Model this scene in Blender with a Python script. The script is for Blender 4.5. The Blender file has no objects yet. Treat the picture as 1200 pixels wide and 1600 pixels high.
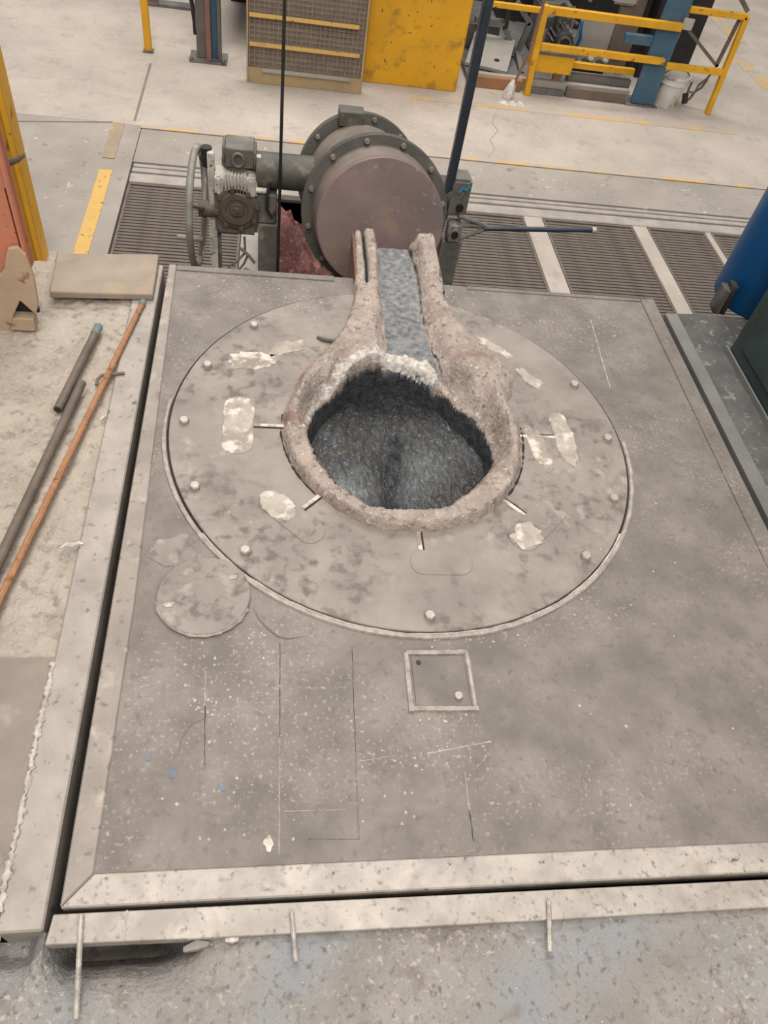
import bpy, bmesh, math, random
import numpy as np
from mathutils import Vector, Matrix, noise
random.seed(4)
PI = math.pi
sc = bpy.context.scene
COL = sc.collection

# ------------------------------------------------------------------ camera
cam_d = bpy.data.cameras.new('camera')
cam = bpy.data.objects.new('camera', cam_d); COL.objects.link(cam)
cam_d.sensor_fit = 'VERTICAL'; cam_d.sensor_height = 36.0
cam_d.lens = 36.0 * 1178.5 / 1600.0
cam_d.clip_start = 0.02; cam_d.clip_end = 100
PITCH, YAW, ROLL = 0.87607, 0.24209, 0.21198
fw = Vector((math.sin(YAW) * math.cos(PITCH), math.cos(YAW) * math.cos(PITCH), -math.sin(PITCH)))
rt = Vector((math.cos(YAW), -math.sin(YAW), 0)); up = rt.cross(fw)
R_ = math.cos(ROLL) * rt + math.sin(ROLL) * up
U_ = -math.sin(ROLL) * rt + math.cos(ROLL) * up
cam.matrix_world = Matrix(((R_.x, U_.x, -fw.x, 0.3848), (R_.y, U_.y, -fw.y, -0.3590), (R_.z, U_.z, -fw.z, 1.7042), (0, 0, 0, 1)))
sc.camera = cam

# ------------------------------------------------------------------ light
sc.view_settings.view_transform = 'Standard'
sc.view_settings.look = 'None'
sc.view_settings.exposure = -0.10
sc.view_settings.gamma = 1.0
sc.view_settings.use_curve_mapping = False
w = bpy.data.worlds.new('hall_light'); sc.world = w; w.use_nodes = True
bg = w.node_tree.nodes['Background']
bg.inputs[0].default_value = (1.0, 0.99, 0.98, 1); bg.inputs[1].default_value = 0.42

def area(name, loc, aim, sx, sy, power, col=(1, 0.985, 0.97)):
    d = bpy.data.lights.new(name, 'AREA'); d.shape = 'RECTANGLE'; d.size = sx; d.size_y = sy
    d.energy = power; d.color = col
    o = bpy.data.objects.new(name, d); COL.objects.link(o); o.location = loc
    o.rotation_euler = (Vector(aim) - Vector(loc)).to_track_quat('-Z', 'Y').to_euler()
    return o
# lights high above the hall bays; the second is an added fill
area('overhead_light', (0.0, 1.2, 7.5), (0.4, 1.2, 0), 5.0, 3.0, 400)
area('overhead_light', (1.5, -5.0, 7.5), (1.2, 5.0, -1.0), 8.0, 3.0, 620)  # added fill from behind the camera for upright faces turned to it
area('overhead_light', (1.0, 9.0, 8.5), (1.0, 8.5, -1.2), 8.0, 4.0, 950)

# ------------------------------------------------------------------ materials
def lin(c):
    r = []
    for x in c[:3]:
        x = x / 255.0
        r.append(x / 12.92 if x <= 0.04045 else ((x + 0.055) / 1.055) ** 2.4)
    return (r[0], r[1], r[2], 1.0)

def mat(name, c1, c2=None, scale=6.0, rough=0.8, metal=0.0, bump=0.25, bscale=70.0, specks=(), spec=0.35, stretch=None, contrast=(0.35, 0.65), rvar=0.0):
    """Two-tone noise surface with fine relief; specks = (colour, noise scale, threshold, softness, mask scale, mask threshold)."""
    m = bpy.data.materials.new(name); m.use_nodes = True
    nt = m.node_tree; N = nt.nodes; L = nt.links
    b = N['Principled BSDF']
    b.inputs['Roughness'].default_value = rough; b.inputs['Metallic'].default_value = metal
    b.inputs['Specular IOR Level'].default_value = spec
    tc = N.new('ShaderNodeTexCoord'); out = tc.outputs['Object']
    if stretch:
        mp = N.new('ShaderNodeMapping'); mp.inputs['Scale'].default_value = stretch
        L.new(out, mp.inputs[0]); out = mp.outputs[0]
    def nz(s, det=6, ro=0.6):
        n = N.new('ShaderNodeTexNoise'); n.inputs['Scale'].default_value = s
        n.inputs['Detail'].default_value = det; n.inputs['Roughness'].default_value = ro
        L.new(out, n.inputs['Vector']); return n.outputs[0]
    def ramp(src, lo, hi):
        r = N.new('ShaderNodeMapRange'); r.inputs['From Min'].default_value = lo; r.inputs['From Max'].default_value = hi
        L.new(src, r.inputs['Value']); return r.outputs['Result']
    def mix(fac, a, bcol):
        x = N.new('ShaderNodeMix'); x.data_type = 'RGBA'
        L.new(fac, x.inputs['Factor'])
        if isinstance(a, tuple): x.inputs['A'].default_value = a
        else: L.new(a, x.inputs['A'])
        x.inputs['B'].default_value = bcol
        return x.outputs['Result']
    col = lin(c1)
    if c2:
        n1 = nz(scale)
        col = mix(ramp(n1, *contrast), lin(c1), lin(c2))
        if rvar:
            rr = N.new('ShaderNodeMapRange'); rr.inputs['From Min'].default_value = 0.35; rr.inputs['From Max'].default_value = 0.65
            rr.inputs['To Min'].default_value = rough - rvar; rr.inputs['To Max'].default_value = rough + rvar
            L.new(n1, rr.inputs['Value']); L.new(rr.outputs['Result'], b.inputs['Roughness'])
    for sp in specks:
        sc_, s, th, soft = sp[:4]
        f = ramp(nz(s, 3, 0.55), th, th + soft)
        if len(sp) > 4:
            g = ramp(nz(sp[4], 3), sp[5], sp[5] + 0.12)
            mu = N.new('ShaderNodeMath'); mu.operation = 'MULTIPLY'; L.new(f, mu.inputs[0]); L.new(g, mu.inputs[1]); f = mu.outputs[0]
        col = mix(f, col, lin(sc_))
    if isinstance(col, tuple): b.inputs['Base Color'].default_value = col
    else: L.new(col, b.inputs['Base Color'])
    if bump:
        bp = N.new('ShaderNodeBump'); bp.inputs['Strength'].default_value = bump; bp.inputs['Distance'].default_value = 0.01
        L.new(nz(bscale, 5), bp.inputs['Height']); L.new(bp.outputs[0], b.inputs['Normal'])
    return m

M = {}
M['deck'] = mat('dusty_deck_steel', (132, 122, 112), (110, 101, 93), 7.0, 0.62, 0, 0.30, 90,
                [((104, 95, 86), 40, 0.56, 0.2), ((164, 150, 136), 90, 0.57, 0.15, 3.0, 0.46), ((192, 179, 164), 190, 0.66, 0.08, 2.2, 0.50)], 0.45, rvar=0.08)
M['lid'] = mat('dusty_lid_steel', (150, 139, 127), (126, 115, 105), 5.0, 0.60, 0, 0.22, 60,
               [((104, 95, 86), 26, 0.50, 0.16, 2.4, 0.42), ((170, 158, 145), 20, 0.55, 0.2, 2.0, 0.48)], 0.45)
M['frame'] = mat('worn_frame_steel', (163, 152, 141), (143, 133, 122), 9.0, 0.5, 0.1, 0.12, 70,
                 [((120, 110, 101), 45, 0.62, 0.08), ((98, 90, 83), 22, 0.69, 0.05)], 0.5)
M['left_frame'] = mat('dusty_frame_steel', (152, 140, 128), (132, 121, 110), 8.0, 0.5, 0.1, 0.12, 70, [((112, 102, 93), 40, 0.60, 0.1), ((172, 160, 147), 14, 0.60, 0.12)], 0.5)
M['bright_frame'] = mat('polished_steel_with_sheen', (184, 172, 159), (152, 142, 131), 8.0, 0.5, 0.1, 0.12, 80,
                        [((150, 140, 130), 14, 0.52, 0.2), ((138, 127, 117), 70, 0.56, 0.14), ((96, 88, 81), 70, 0.68, 0.05)], 0.5)  # polished front strips; overhead sheen is put into the pale colour
M['rim_dark'] = mat('groove_shade', (46, 42, 38), (60, 55, 50), 20, 0.9)
M['bead'] = mat('weld_bead_steel', (188, 176, 163), (152, 142, 131), 40, 0.5, 0.2, 0.5, 120)
M['bolt'] = mat('galvanised_bolt', (184, 174, 160), (160, 150, 138), 60, 0.45, 0.3, 0.1)
M['patch'] = mat('filled_slot_refractory', (166, 152, 138), (146, 133, 121), 18, 0.9, 0, 0.5, 90, [((212, 199, 184), 22, 0.46, 0.12)])
M['white_patch'] = mat('white_refractory_wash', (184, 172, 158), (156, 144, 131), 16, 0.9, 0, 0.5, 90, [((214, 203, 189), 24, 0.54, 0.14)])
M['concrete'] = mat('hall_concrete', (188, 175, 162), (170, 158, 146), 1.6, 0.9, 0, 0.15, 40,
                    [((156, 144, 132), 7, 0.56, 0.3), ((202, 190, 176), 30, 0.58, 0.2)])
M['grey_concrete'] = mat('grey_concrete', (168, 158, 147), (150, 141, 131), 2.0, 0.9, 0, 0.2, 40,
                         [((196, 186, 174), 16, 0.66, 0.06), ((134, 124, 115), 12, 0.63, 0.1)])
M['rough_concrete'] = mat('rough_dusty_concrete', (186, 173, 157), (166, 153, 139), 6.0, 0.95, 0, 1.0, 80,
                          [((132, 120, 108), 34, 0.54, 0.22), ((190, 176, 160), 60, 0.52, 0.25), ((204, 192, 176), 34, 0.72, 0.08)])
M['front_concrete'] = mat('front_concrete', (160, 152, 144), (140, 132, 124), 5.0, 0.95, 0, 0.9, 90,
                          [((146, 145, 144), 3, 0.50, 0.2), ((112, 104, 96), 70, 0.56, 0.16), ((128, 118, 108), 16, 0.56, 0.2), ((182, 168, 152), 80, 0.56, 0.14, 2.0, 0.48), ((214, 206, 194), 90, 0.70, 0.05)])
M['sheet'] = mat('stained_steel_sheet', (140, 126, 113), (114, 102, 91), 4.0, 0.5, 0.1, 0.1, 30, [((176, 163, 149), 6, 0.60, 0.12)], 0.5)
M['beige_plate'] = mat('dusty_beige_plate', (158, 143, 126), (142, 128, 113), 6.0, 0.8, 0, 0.1, 60, [((170, 148, 122), 5, 0.57, 0.15)])
M['yellow'] = mat('yellow_paint', (226, 168, 38), (205, 150, 36), 4.0, 0.5, 0, 0.1, 30, [((150, 112, 52), 14, 0.64, 0.06), ((112, 88, 56), 30, 0.70, 0.04)])
M['yellow_worn'] = mat('worn_yellow_paint', (222, 164, 30), (208, 152, 34), 3.0, 0.55, 0, 0.1, 30, [((172, 130, 48), 7, 0.56, 0.12), ((122, 94, 52), 26, 0.66, 0.06)])
M['mustard'] = mat('dark_mustard_paint', (194, 144, 36), (176, 130, 40), 4, 0.6, 0, 0.1, 30, [((130, 98, 50), 12, 0.60, 0.08)])
M['yellow_line'] = mat('yellow_floor_paint', (216, 174, 96), (204, 166, 100), 8.0, 0.85, 0, 0.15, 50, [((176, 150, 112), 12, 0.60, 0.1), ((104, 92, 78), 24, 0.63, 0.05)])
M['faded_line'] = mat('faded_floor_paint', (206, 166, 104), (190, 164, 126), 6.0, 0.9, 0, 0.15, 50, [((178, 164, 148), 7, 0.47, 0.06)])
M['dust_mark'] = mat('rusty_floor_band', (170, 148, 122), (150, 134, 118), 7.0, 0.9, 0, 0.2, 50, [((214, 170, 88), 9, 0.63, 0.05)])
M['grating'] = mat('brown_grating_steel', (122, 110, 99), (102, 92, 84), 10, 0.6, 0.15, 0.1, 60, [((140, 128, 116), 20, 0.66, 0.08)])
M['dark_pit'] = mat('trench_dark', (44, 39, 36), (34, 30, 28), 5, 0.95)
M['rail'] = mat('rail_steel', (178, 168, 157), (158, 149, 139), 8, 0.5, 0.1, 0.1)
M['groove'] = mat('rail_groove', (74, 68, 62), (60, 55, 50), 8, 0.9)
M['ladle'] = mat('ladle_steel', (98, 94, 86), (80, 77, 71), 7, 0.6, 0.15, 0.15, 50, [((122, 110, 98), 9, 0.60, 0.1)])
M['ladle_shell'] = mat('ladle_warm_shell', (130, 117, 105), (106, 97, 88), 6, 0.65, 0.1, 0.15, 50)
M['end_plate'] = mat('purple_brown_end_plate', (132, 111, 106), (116, 97, 93), 5, 0.55, 0.1, 0.12, 40, [((140, 118, 98), 6, 0.58, 0.15), ((164, 146, 136), 30, 0.62, 0.10, 4, 0.5), ((104, 94, 93), 4, 0.56, 0.2)])
M['gear'] = mat('oily_gearbox', (120, 116, 106), (96, 93, 85), 14, 0.55, 0.1, 0.2, 60, [((138, 132, 120), 18, 0.6, 0.1)])
M['gear_pale'] = mat('pale_gear_housing', (206, 200, 186), (170, 164, 150), 18, 0.6, 0.1, 0.2, 60, [((104, 98, 88), 34, 0.63, 0.06)])
M['gear_brown'] = mat('brown_gear_cover', (108, 95, 82), (90, 80, 70), 14, 0.55, 0.15, 0.15)
M['wheel'] = mat('green_grey_wheel', (148, 144, 133), (112, 105, 95), 9, 0.55, 0.1, 0.15, 50, [((162, 160, 146), 14, 0.6, 0.08)])
M['black'] = mat('black_steel', (38, 37, 36), (50, 48, 46), 8, 0.5, 0.1, 0.1)
M['black_blue'] = mat('black_bar_with_blue_scale', (60, 64, 70), (76, 80, 86), 5, 0.32, 0.4, 0.1, 50, [((48, 62, 92), 6, 0.66, 0.08)])
M['blue_grey'] = mat('blue_grey_bar', (112, 122, 132), (86, 94, 102), 7, 0.45, 0.2, 0.1)
M['teal_mark'] = mat('teal_paint_mark', (40, 124, 150), None, bump=0)
M['sand'] = mat('red_brown_sand', (140, 94, 86), (106, 70, 63), 14, 0.95, 0, 1.0, 30, [((170, 128, 116), 24, 0.6, 0.1), ((70, 42, 38), 18, 0.62, 0.08)])
M['blue_col'] = mat('blue_column_paint', (58, 92, 113), (74, 100, 114), 2.2, 0.55, 0, 0.1, 40, [((104, 114, 120), 3, 0.52, 0.2)])
M['blue_cyl'] = mat('blue_tank_paint', (24, 96, 156), (22, 82, 132), 3, 0.4, 0, 0.05, 40)
M['green_cab'] = mat('dark_green_paint', (58, 70, 66), (48, 58, 56), 5, 0.7, 0, 0.2, 60)
M['shelf'] = mat('dark_dusty_shelf', (100, 98, 93), (78, 78, 75), 8, 0.9, 0, 0.5, 60, [((132, 126, 116), 30, 0.6, 0.08)])
M['strip_grey'] = mat('grey_edge_strip', (128, 124, 118), (112, 110, 107), 6, 0.6, 0.1, 0.15)
M['orange'] = mat('faded_orange_paint', (198, 122, 92), (184, 118, 94), 5, 0.75, 0, 0.15, 50, [((196, 136, 110), 12, 0.6, 0.1), ((120, 82, 62), 24, 0.66, 0.06)])
M['bin_dust'] = mat('dusty_bin_chute', (186, 160, 132), (168, 144, 120), 5, 0.85, 0, 0.15, 50, [((128, 92, 66), 16, 0.62, 0.08)])
M['rust_bar'] = mat('rusty_orange_bar', (178, 130, 92), (156, 112, 80), 22, 0.85, 0, 0.6, 160, [((124, 82, 58), 40, 0.6, 0.1)])
M['shell_rust'] = mat('brown_rust_shell', (126, 92, 70), (102, 78, 62), 12, 0.85, 0, 0.4, 80)
M['joint'] = mat('concrete_joint', (140, 128, 115), (124, 113, 102), 12, 0.95)
M['bar_tip'] = mat('blue_grey_bar_tip', (120, 130, 128), (102, 112, 112), 30, 0.6)
M['pipe'] = mat('dull_brown_pipe', (118, 104, 92), (98, 88, 79), 16, 0.65, 0.15, 0.3, 90)
M['wire'] = mat('grey_wire', (132, 122, 110), (104, 96, 88), 20, 0.6, 0.2)
M['rebar'] = mat('bright_rebar', (204, 194, 180), (150, 141, 130), 40, 0.5, 0.3, 0.4, 160)
M['splash'] = mat('white_metal_splash', (226, 220, 212), (180, 172, 162), 30, 0.4, 0.2, 0.5, 60)
M['plaster'] = mat('white_plaster', (222, 214, 204), (190, 182, 172), 20, 0.9, 0, 0.5, 60)
M['mesh'] = mat('dusty_wire_mesh', (156, 140, 122), (134, 120, 105), 12, 0.8, 0.1, 0.1)
M['mesh_back'] = mat('mesh_backing', (160, 146, 131), (142, 129, 115), 6, 0.9)
M['kick'] = mat('tan_kick_plate', (178, 152, 112), (160, 138, 106), 5, 0.8, 0, 0.1, 50)
M['machine_grey'] = mat('machine_grey', (126, 122, 116), (104, 100, 95), 4, 0.7, 0.1, 0.1, 50, [((76, 72, 68), 12, 0.6, 0.1)])
M['machine_dark'] = mat('machine_dark', (54, 52, 50), (40, 39, 38), 5, 0.7, 0, 0.15)
M['machine_brown'] = mat('machine_brown', (120, 104, 92), (102, 90, 80), 4, 0.75, 0, 0.1)
M['pale_panel'] = mat('pale_grey_panel', (172, 164, 154), (156, 148, 138), 4, 0.7, 0, 0.1)
M['rust_tray'] = mat('rusty_tray', (168, 118, 76), (132, 104, 82), 4, 0.85, 0, 0.2)
M['post_grey'] = mat('grey_brown_post', (112, 106, 98), (94, 90, 84), 5, 0.6, 0.1, 0.1)
M['post_red'] = mat('red_brown_post_edge', (140, 98, 84), (120, 92, 80), 8, 0.7)
M['bucket'] = mat('splashed_white_bucket', (212, 206, 196), (190, 184, 174), 5, 0.6, 0, 0.1, 40, [((140, 130, 118), 7, 0.56, 0.1)])
M['dross'] = mat('bright_dross', (206, 196, 182), (168, 158, 146), 30, 0.7, 0.1, 0.6, 80)

# lining: refractory, grey-blue metal skin in the runner and white dross, told apart by where each lies on the casting
def lining_mat():
    m = mat('spout_and_rim_refractory', (182, 165, 152), (154, 138, 126), 14, 0.92, 0, 1.0, 80,
            [((124, 108, 97), 50, 0.56, 0.14), ((206, 194, 181), 80, 0.60, 0.10), ((140, 114, 101), 9, 0.58, 0.14)])
    nt = m.node_tree; N = nt.nodes; L = nt.links; b = N['Principled BSDF']
    src = b.inputs['Base Color'].links[0].from_socket
    tc = N.new('ShaderNodeTexCoord')
    def nz(s, d=5):
        n = N.new('ShaderNodeTexNoise'); n.inputs['Scale'].default_value = s; n.inputs['Detail'].default_value = d
        L.new(tc.outputs['Object'], n.inputs['Vector']); return n.outputs[0]
    def ramp(s, lo, hi):
        r = N.new('ShaderNodeMapRange'); r.inputs['From Min'].default_value = lo; r.inputs['From Max'].default_value = hi
        L.new(s, r.inputs['Value']); return r.outputs[0]
    def two(a, c, s, lo=.38, hi=.62):
        x = N.new('ShaderNodeMix'); x.data_type = 'RGBA'; L.new(ramp(nz(s), lo, hi), x.inputs['Factor'])
        x.inputs['A'].default_value = lin(a); x.inputs['B'].default_value = lin(c); return x.outputs['Result']
    def over(f, a, c):
        x = N.new('ShaderNodeMix'); x.data_type = 'RGBA'; L.new(f, x.inputs['Factor']); L.new(a, x.inputs['A']); L.new(c, x.inputs['B']); return x.outputs['Result']
    def attr(n):
        a = N.new('ShaderNodeAttribute'); a.attribute_name = n; return a.outputs['Fac']
    def add(a, c, k):
        x = N.new('ShaderNodeMath'); x.operation = 'MULTIPLY_ADD'; L.new(c, x.inputs[0]); x.inputs[1].default_value = k; L.new(a, x.inputs[2]); return x.outputs[0]
    skin = two((94, 96, 98), (154, 152, 148), 48, .30, .70)
    col = over(ramp(add(attr('skin'), nz(30), 0.5), 0.60, 0.90), src, skin)
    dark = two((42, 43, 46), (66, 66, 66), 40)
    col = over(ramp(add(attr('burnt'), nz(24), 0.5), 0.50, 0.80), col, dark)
    white = two((222, 212, 200), (180, 168, 156), 60)
    col = over(ramp(add(attr('white'), nz(26), 1.2), 1.14, 1.24), col, white)
    L.new(col, b.inputs['Base Color'])
    return m
M['lining'] = lining_mat()

def melt_mat():
    m = mat('wrinkled_metal_skin', (92, 92, 91), (50, 49, 49), 3.2, 0.40, 0.35, 0.0, 30,
            [((88, 78, 68), 4, 0.52, 0.15), ((92, 98, 102), 3.4, 0.57, 0.12), ((128, 128, 124), 80, 0.60, 0.10)], 0.5)
    nt = m.node_tree; N = nt.nodes; L = nt.links; b = N['Principled BSDF']
    tc = N.new('ShaderNodeTexCoord'); n = N.new('ShaderNodeTexNoise'); n.inputs['Scale'].default_value = 40
    n.inputs['Detail'].default_value = 6; n.inputs['Distortion'].default_value = 1.2
    mp = N.new('ShaderNodeMapping'); mp.inputs['Scale'].default_value = (1.5, 0.7, 1); mp.inputs['Rotation'].default_value = (0, 0, 0.5)
    L.new(tc.outputs['Object'], mp.inputs[0]); L.new(mp.outputs[0], n.inputs['Vector'])
    bp = N.new('ShaderNodeBump'); bp.inputs['Strength'].default_value = 1.0; bp.inputs['Distance'].default_value = 0.016
    L.new(n.outputs[0], bp.inputs['Height']); L.new(bp.outputs[0], b.inputs['Normal'])
    return m
M['melt'] = melt_mat()
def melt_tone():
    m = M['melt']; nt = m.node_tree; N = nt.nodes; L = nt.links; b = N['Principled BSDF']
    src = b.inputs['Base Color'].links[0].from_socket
    for nm, c in (('pale', (140, 143, 142)), ('reflected_dark', (34, 34, 37))):
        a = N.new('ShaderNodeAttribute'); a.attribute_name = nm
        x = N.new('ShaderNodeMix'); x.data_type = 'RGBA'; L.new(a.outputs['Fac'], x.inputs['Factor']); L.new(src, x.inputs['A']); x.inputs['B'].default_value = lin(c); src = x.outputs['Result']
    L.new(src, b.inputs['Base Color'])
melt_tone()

# ------------------------------------------------------------------ mesh helpers (world coordinates)
class MB:
    def __init__(s): s.v = []; s.f = []
    def add(s, vs, fs):
        o = len(s.v); s.v += [tuple(p) for p in vs]; s.f += [tuple(i + o for i in f) for f in fs]; return s
    def box(s, x0, x1, y0, y1, z0, z1):
        return s.add([(x0, y0, z0), (x1, y0, z0), (x1, y1, z0), (x0, y1, z0), (x0, y0, z1), (x1, y0, z1), (x1, y1, z1), (x0, y1, z1)],
                     [(3, 2, 1, 0), (4, 5, 6, 7), (0, 1, 5, 4), (1, 2, 6, 5), (2, 3, 7, 6), (3, 0, 4, 7)])
    def bar(s, a, b, wid, hgt, upv=(0, 0, 1)):
        a = Vector(a); b = Vector(b); d = (b - a).normalized(); u = Vector(upv)
        if abs(d.dot(u)) > 0.95: u = Vector((0, 1, 0))
        x = d.cross(u).normalized(); u = x.cross(d)
        q = [x * (i * wid / 2) + u * (j * hgt / 2) for i, j in ((-1, -1), (1, -1), (1, 1), (-1, 1))]
        return s.add([a + p for p in q] + [b + p for p in q], [(0, 1, 2, 3), (7, 6, 5, 4), (1, 0, 4, 5), (2, 1, 5, 6), (3, 2, 6, 7), (0, 3, 7, 4)])
    def prism(s, poly, z0, z1):
        n = len(poly)
        return s.add([(x, y, z0) for x, y in poly] + [(x, y, z1) for x, y in poly],
                     [tuple(range(n - 1, -1, -1)), tuple(range(n, 2 * n))] + [(i, (i + 1) % n, n + (i + 1) % n, n + i) for i in range(n)])
    def tube(s, pts, r, n=10, closed=False, jitter=0.0):
        P = [Vector(p) for p in pts]; k = len(P); rs = r if isinstance(r, (list, tuple)) else [r] * k
        vs = []; ref = None
        for i, p in enumerate(P):
            if closed: t = P[(i + 1) % k] - P[i - 1]
            else: t = P[min(i + 1, k - 1)] - P[max(i - 1, 0)]
            t.normalize()
            if ref is None: ref = t.orthogonal().normalized()
            ref = (ref - t * ref.dot(t)).normalized(); bn = t.cross(ref)
            for j in range(n):
                a = 2 * PI * j / n; q = rs[i] * (1 + random.uniform(-jitter, jitter))
                vs.append(p + ref * (q * math.cos(a)) + bn * (q * math.sin(a)))
        fs = []
        for i in range(k if closed else k - 1):
            i2 = (i + 1) % k
            for j in range(n): fs.append((i * n + j, i * n + (j + 1) % n, i2 * n + (j + 1) % n, i2 * n + j))
        if not closed: fs += [tuple(range(n - 1, -1, -1)), tuple(range((k - 1) * n, k * n))]
        return s.add(vs, fs)
    def lathe(s, prof, o, ax, n=48, closed_prof=False):
        """prof = [(along axis, radius)]; a radius of 0 closes the end."""
        ax = Vector(ax).normalized(); o = Vector(o)
        e1 = Vector((1, 0, 0)); e1 = (e1 - ax * e1.dot(ax))
        if e1.length < 0.1: e1 = Vector((0, 1, 0)); e1 = e1 - ax * e1.dot(ax)
        e1.normalize(); e2 = ax.cross(e1)
        vs = []; fs = []; rows = []
        for t, r in prof:
            if r <= 1e-6: rows.append([len(vs)]); vs.append(o + ax * t)
            else:
                rows.append(list(range(len(vs), len(vs) + n)))
                for j in range(n):
                    a = 2 * PI * j / n; vs.append(o + ax * t + (e1 * math.cos(a) + e2 * math.sin(a)) * r)
        m = len(rows)
        for i in range(m if closed_prof else m - 1):
            A = rows[i]; B = rows[(i + 1) % m]
            for j in range(n):
                j2 = (j + 1) % n
                if len(A) == 1 and len(B) == 1: continue
                if len(A) == 1: fs.append((A[0], B[j2], B[j]))
                elif len(B) == 1: fs.append((A[j], A[j2], B[0]))
                else: fs.append((A[j], A[j2], B[j2], B[j]))
        return s.add(vs, fs)
    def mesh(s, name, m, bevel=0.0, smooth=True, org=(0, 0, 0), seg=1):
        me = bpy.data.meshes.new(name)
        ox, oy, oz = org
        me.from_pydata([(x - ox, y - oy, z - oz) for x, y, z in s.v], [], s.f)
        bm = bmesh.new(); bm.from_mesh(me)
        bmesh.ops.recalc_face_normals(bm, faces=bm.faces)
        if bevel:
            es = [e for e in bm.edges if len(e.link_faces) == 2 and e.calc_face_angle(0) > 0.9]
            bmesh.ops.bevel(bm, geom=es, offset=bevel, segments=seg, affect='EDGES', clamp_overlap=True)
        bm.to_mesh(me); bm.free()
        if smooth:
            me.shade_smooth(); me.set_sharp_from_angle(angle=math.radians(38))
        me.materials.append(m)
        return me

ORG = {}
def tag(o, label=None, cat=None, group=None, kind=None):
    if label: o['label'] = label
    if cat: o['category'] = cat
    if group: o['group'] = group
    if kind: o['kind'] = kind
    return o
def thing(name, loc, label, cat, group=None):
    o = bpy.data.objects.new(name, None); COL.objects.link(o); o.location = loc; o.empty_display_size = 0.05
    ORG[o.name] = tuple(loc)
    return tag(o, label, cat, group)
def part(name, mb, m, parent, bevel=0.0, smooth=True, label=None, seg=1, kind=None):
    """A mesh child; its vertices are given in world coordinates and stored about the thing's base."""
    org = ORG[parent.name]
    o = bpy.data.objects.new(name, mb.mesh(name, m, bevel, smooth, org, seg)); COL.objects.link(o)
    o.parent = parent; ORG[o.name] = org
    return tag(o, label, kind=kind)
def solo(name, mb, m, loc, label, cat, bevel=0.0, smooth=True, group=None, seg=1):
    o = bpy.data.objects.new(name, mb.mesh(name, m, bevel, smooth, loc, seg)); COL.objects.link(o)
    o.location = loc; ORG[o.name] = tuple(loc)
    return tag(o, label, cat, group)
def struct(name, mb, m, bevel=0.0, smooth=False, parent=None):
    o = bpy.data.objects.new(name, mb.mesh(name, m, bevel, smooth)); COL.objects.link(o)
    ORG[o.name] = (0, 0, 0)
    if parent: o.parent = parent
    else: o['kind'] = 'structure'
    return o
def piece(name, me, parent, loc, rot=0.0):
    """A repeat that shares its mesh, placed in world coordinates under its parent."""
    o = bpy.data.objects.new(name, me); COL.objects.link(o); o.parent = parent
    org = ORG[parent.name]
    o.location = (loc[0] - org[0], loc[1] - org[1], loc[2] - org[2]); o.rotation_euler = (0, 0, rot)
    return o
def grid(x0, x1, y0, y1, step, zf):
    nx = max(2, int(round((x1 - x0) / step)) + 1); ny = max(2, int(round((y1 - y0) / step)) + 1)
    mb = MB(); vs = []
    for j in range(ny):
        for i in range(nx):
            x = x0 + (x1 - x0) * i / (nx - 1); y = y0 + (y1 - y0) * j / (ny - 1); vs.append((x, y, zf(x, y)))
    fs = [(j * nx + i, j * nx + i + 1, (j + 1) * nx + i + 1, (j + 1) * nx + i) for j in range(ny - 1) for i in range(nx - 1)]
    return mb.add(vs, fs)
def fbm(x, y, s, z=0.0, o=4): return noise.fractal(Vector((x * s, y * s, z)), 1.0, 2.0, o)
def hexbolt(mb, c, r, h, ax=(0, 0, 1), n=6): return mb.lathe([(0, 0), (0, r), (h * 0.8, r), (h, r * 0.8), (h, 0)], c, ax, n)
def sm(a, b, x):
    t = min(1.0, max(0.0, (x - a) / (b - a))); return t * t * (3 - 2 * t)

F = -1.2     # level of the hall floor; the furnace platform top is 0

# ================================================================== setting: hall floor, trench, platform
floor = struct('floor', MB().box(-9, 15, 5.83, 20, F - 0.3, F), M['concrete'])
struct('floor_slab', MB().box(-9, -0.66, 2.0, 5.83, F - 0.3, F - 0.002), M['grey_concrete'], parent=floor)
struct('floor_slab', MB().box(-0.655, 9, 5.27, 5.825, F - 0.3, F - 0.006), M['grey_concrete'], parent=floor)
struct('floor_slab', MB().box(5.02, 9, 2.0, 4.97, F - 0.3, F - 0.004), M['grey_concrete'], parent=floor)
struct('rail_bed', MB().box(-0.655, 9, 4.975, 5.27, F - 0.3, F - 0.05), M['groove'], parent=floor)
mb = MB().box(-0.65, 9, 5.135, 5.185, F - 0.05, F - 0.004); struct('rail', mb, M['rail'], 0.006, parent=floor)
mb = MB().box(-0.65, 9, 4.985, 5.10, F - 0.05, F - 0.002); struct('rail', mb, M['rail'], 0.006, parent=floor)
mb = MB().box(-0.65, 9, 5.215, 5.25, F - 0.05, F - 0.008); struct('rail', mb, M['rail'], 0.006, parent=floor)
# trench walls and bottom under the gratings
mb = MB().box(-0.66, 5.02, 2.25, 4.975, -2.3, -2.2).box(-0.66, 5.02, 2.2, 2.25, -2.2, F - 0.06).box(-0.66, 5.02, 4.975, 4.98, -2.2, F - 0.06)
struct('trench', mb, M['dark_pit'], parent=floor)
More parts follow.
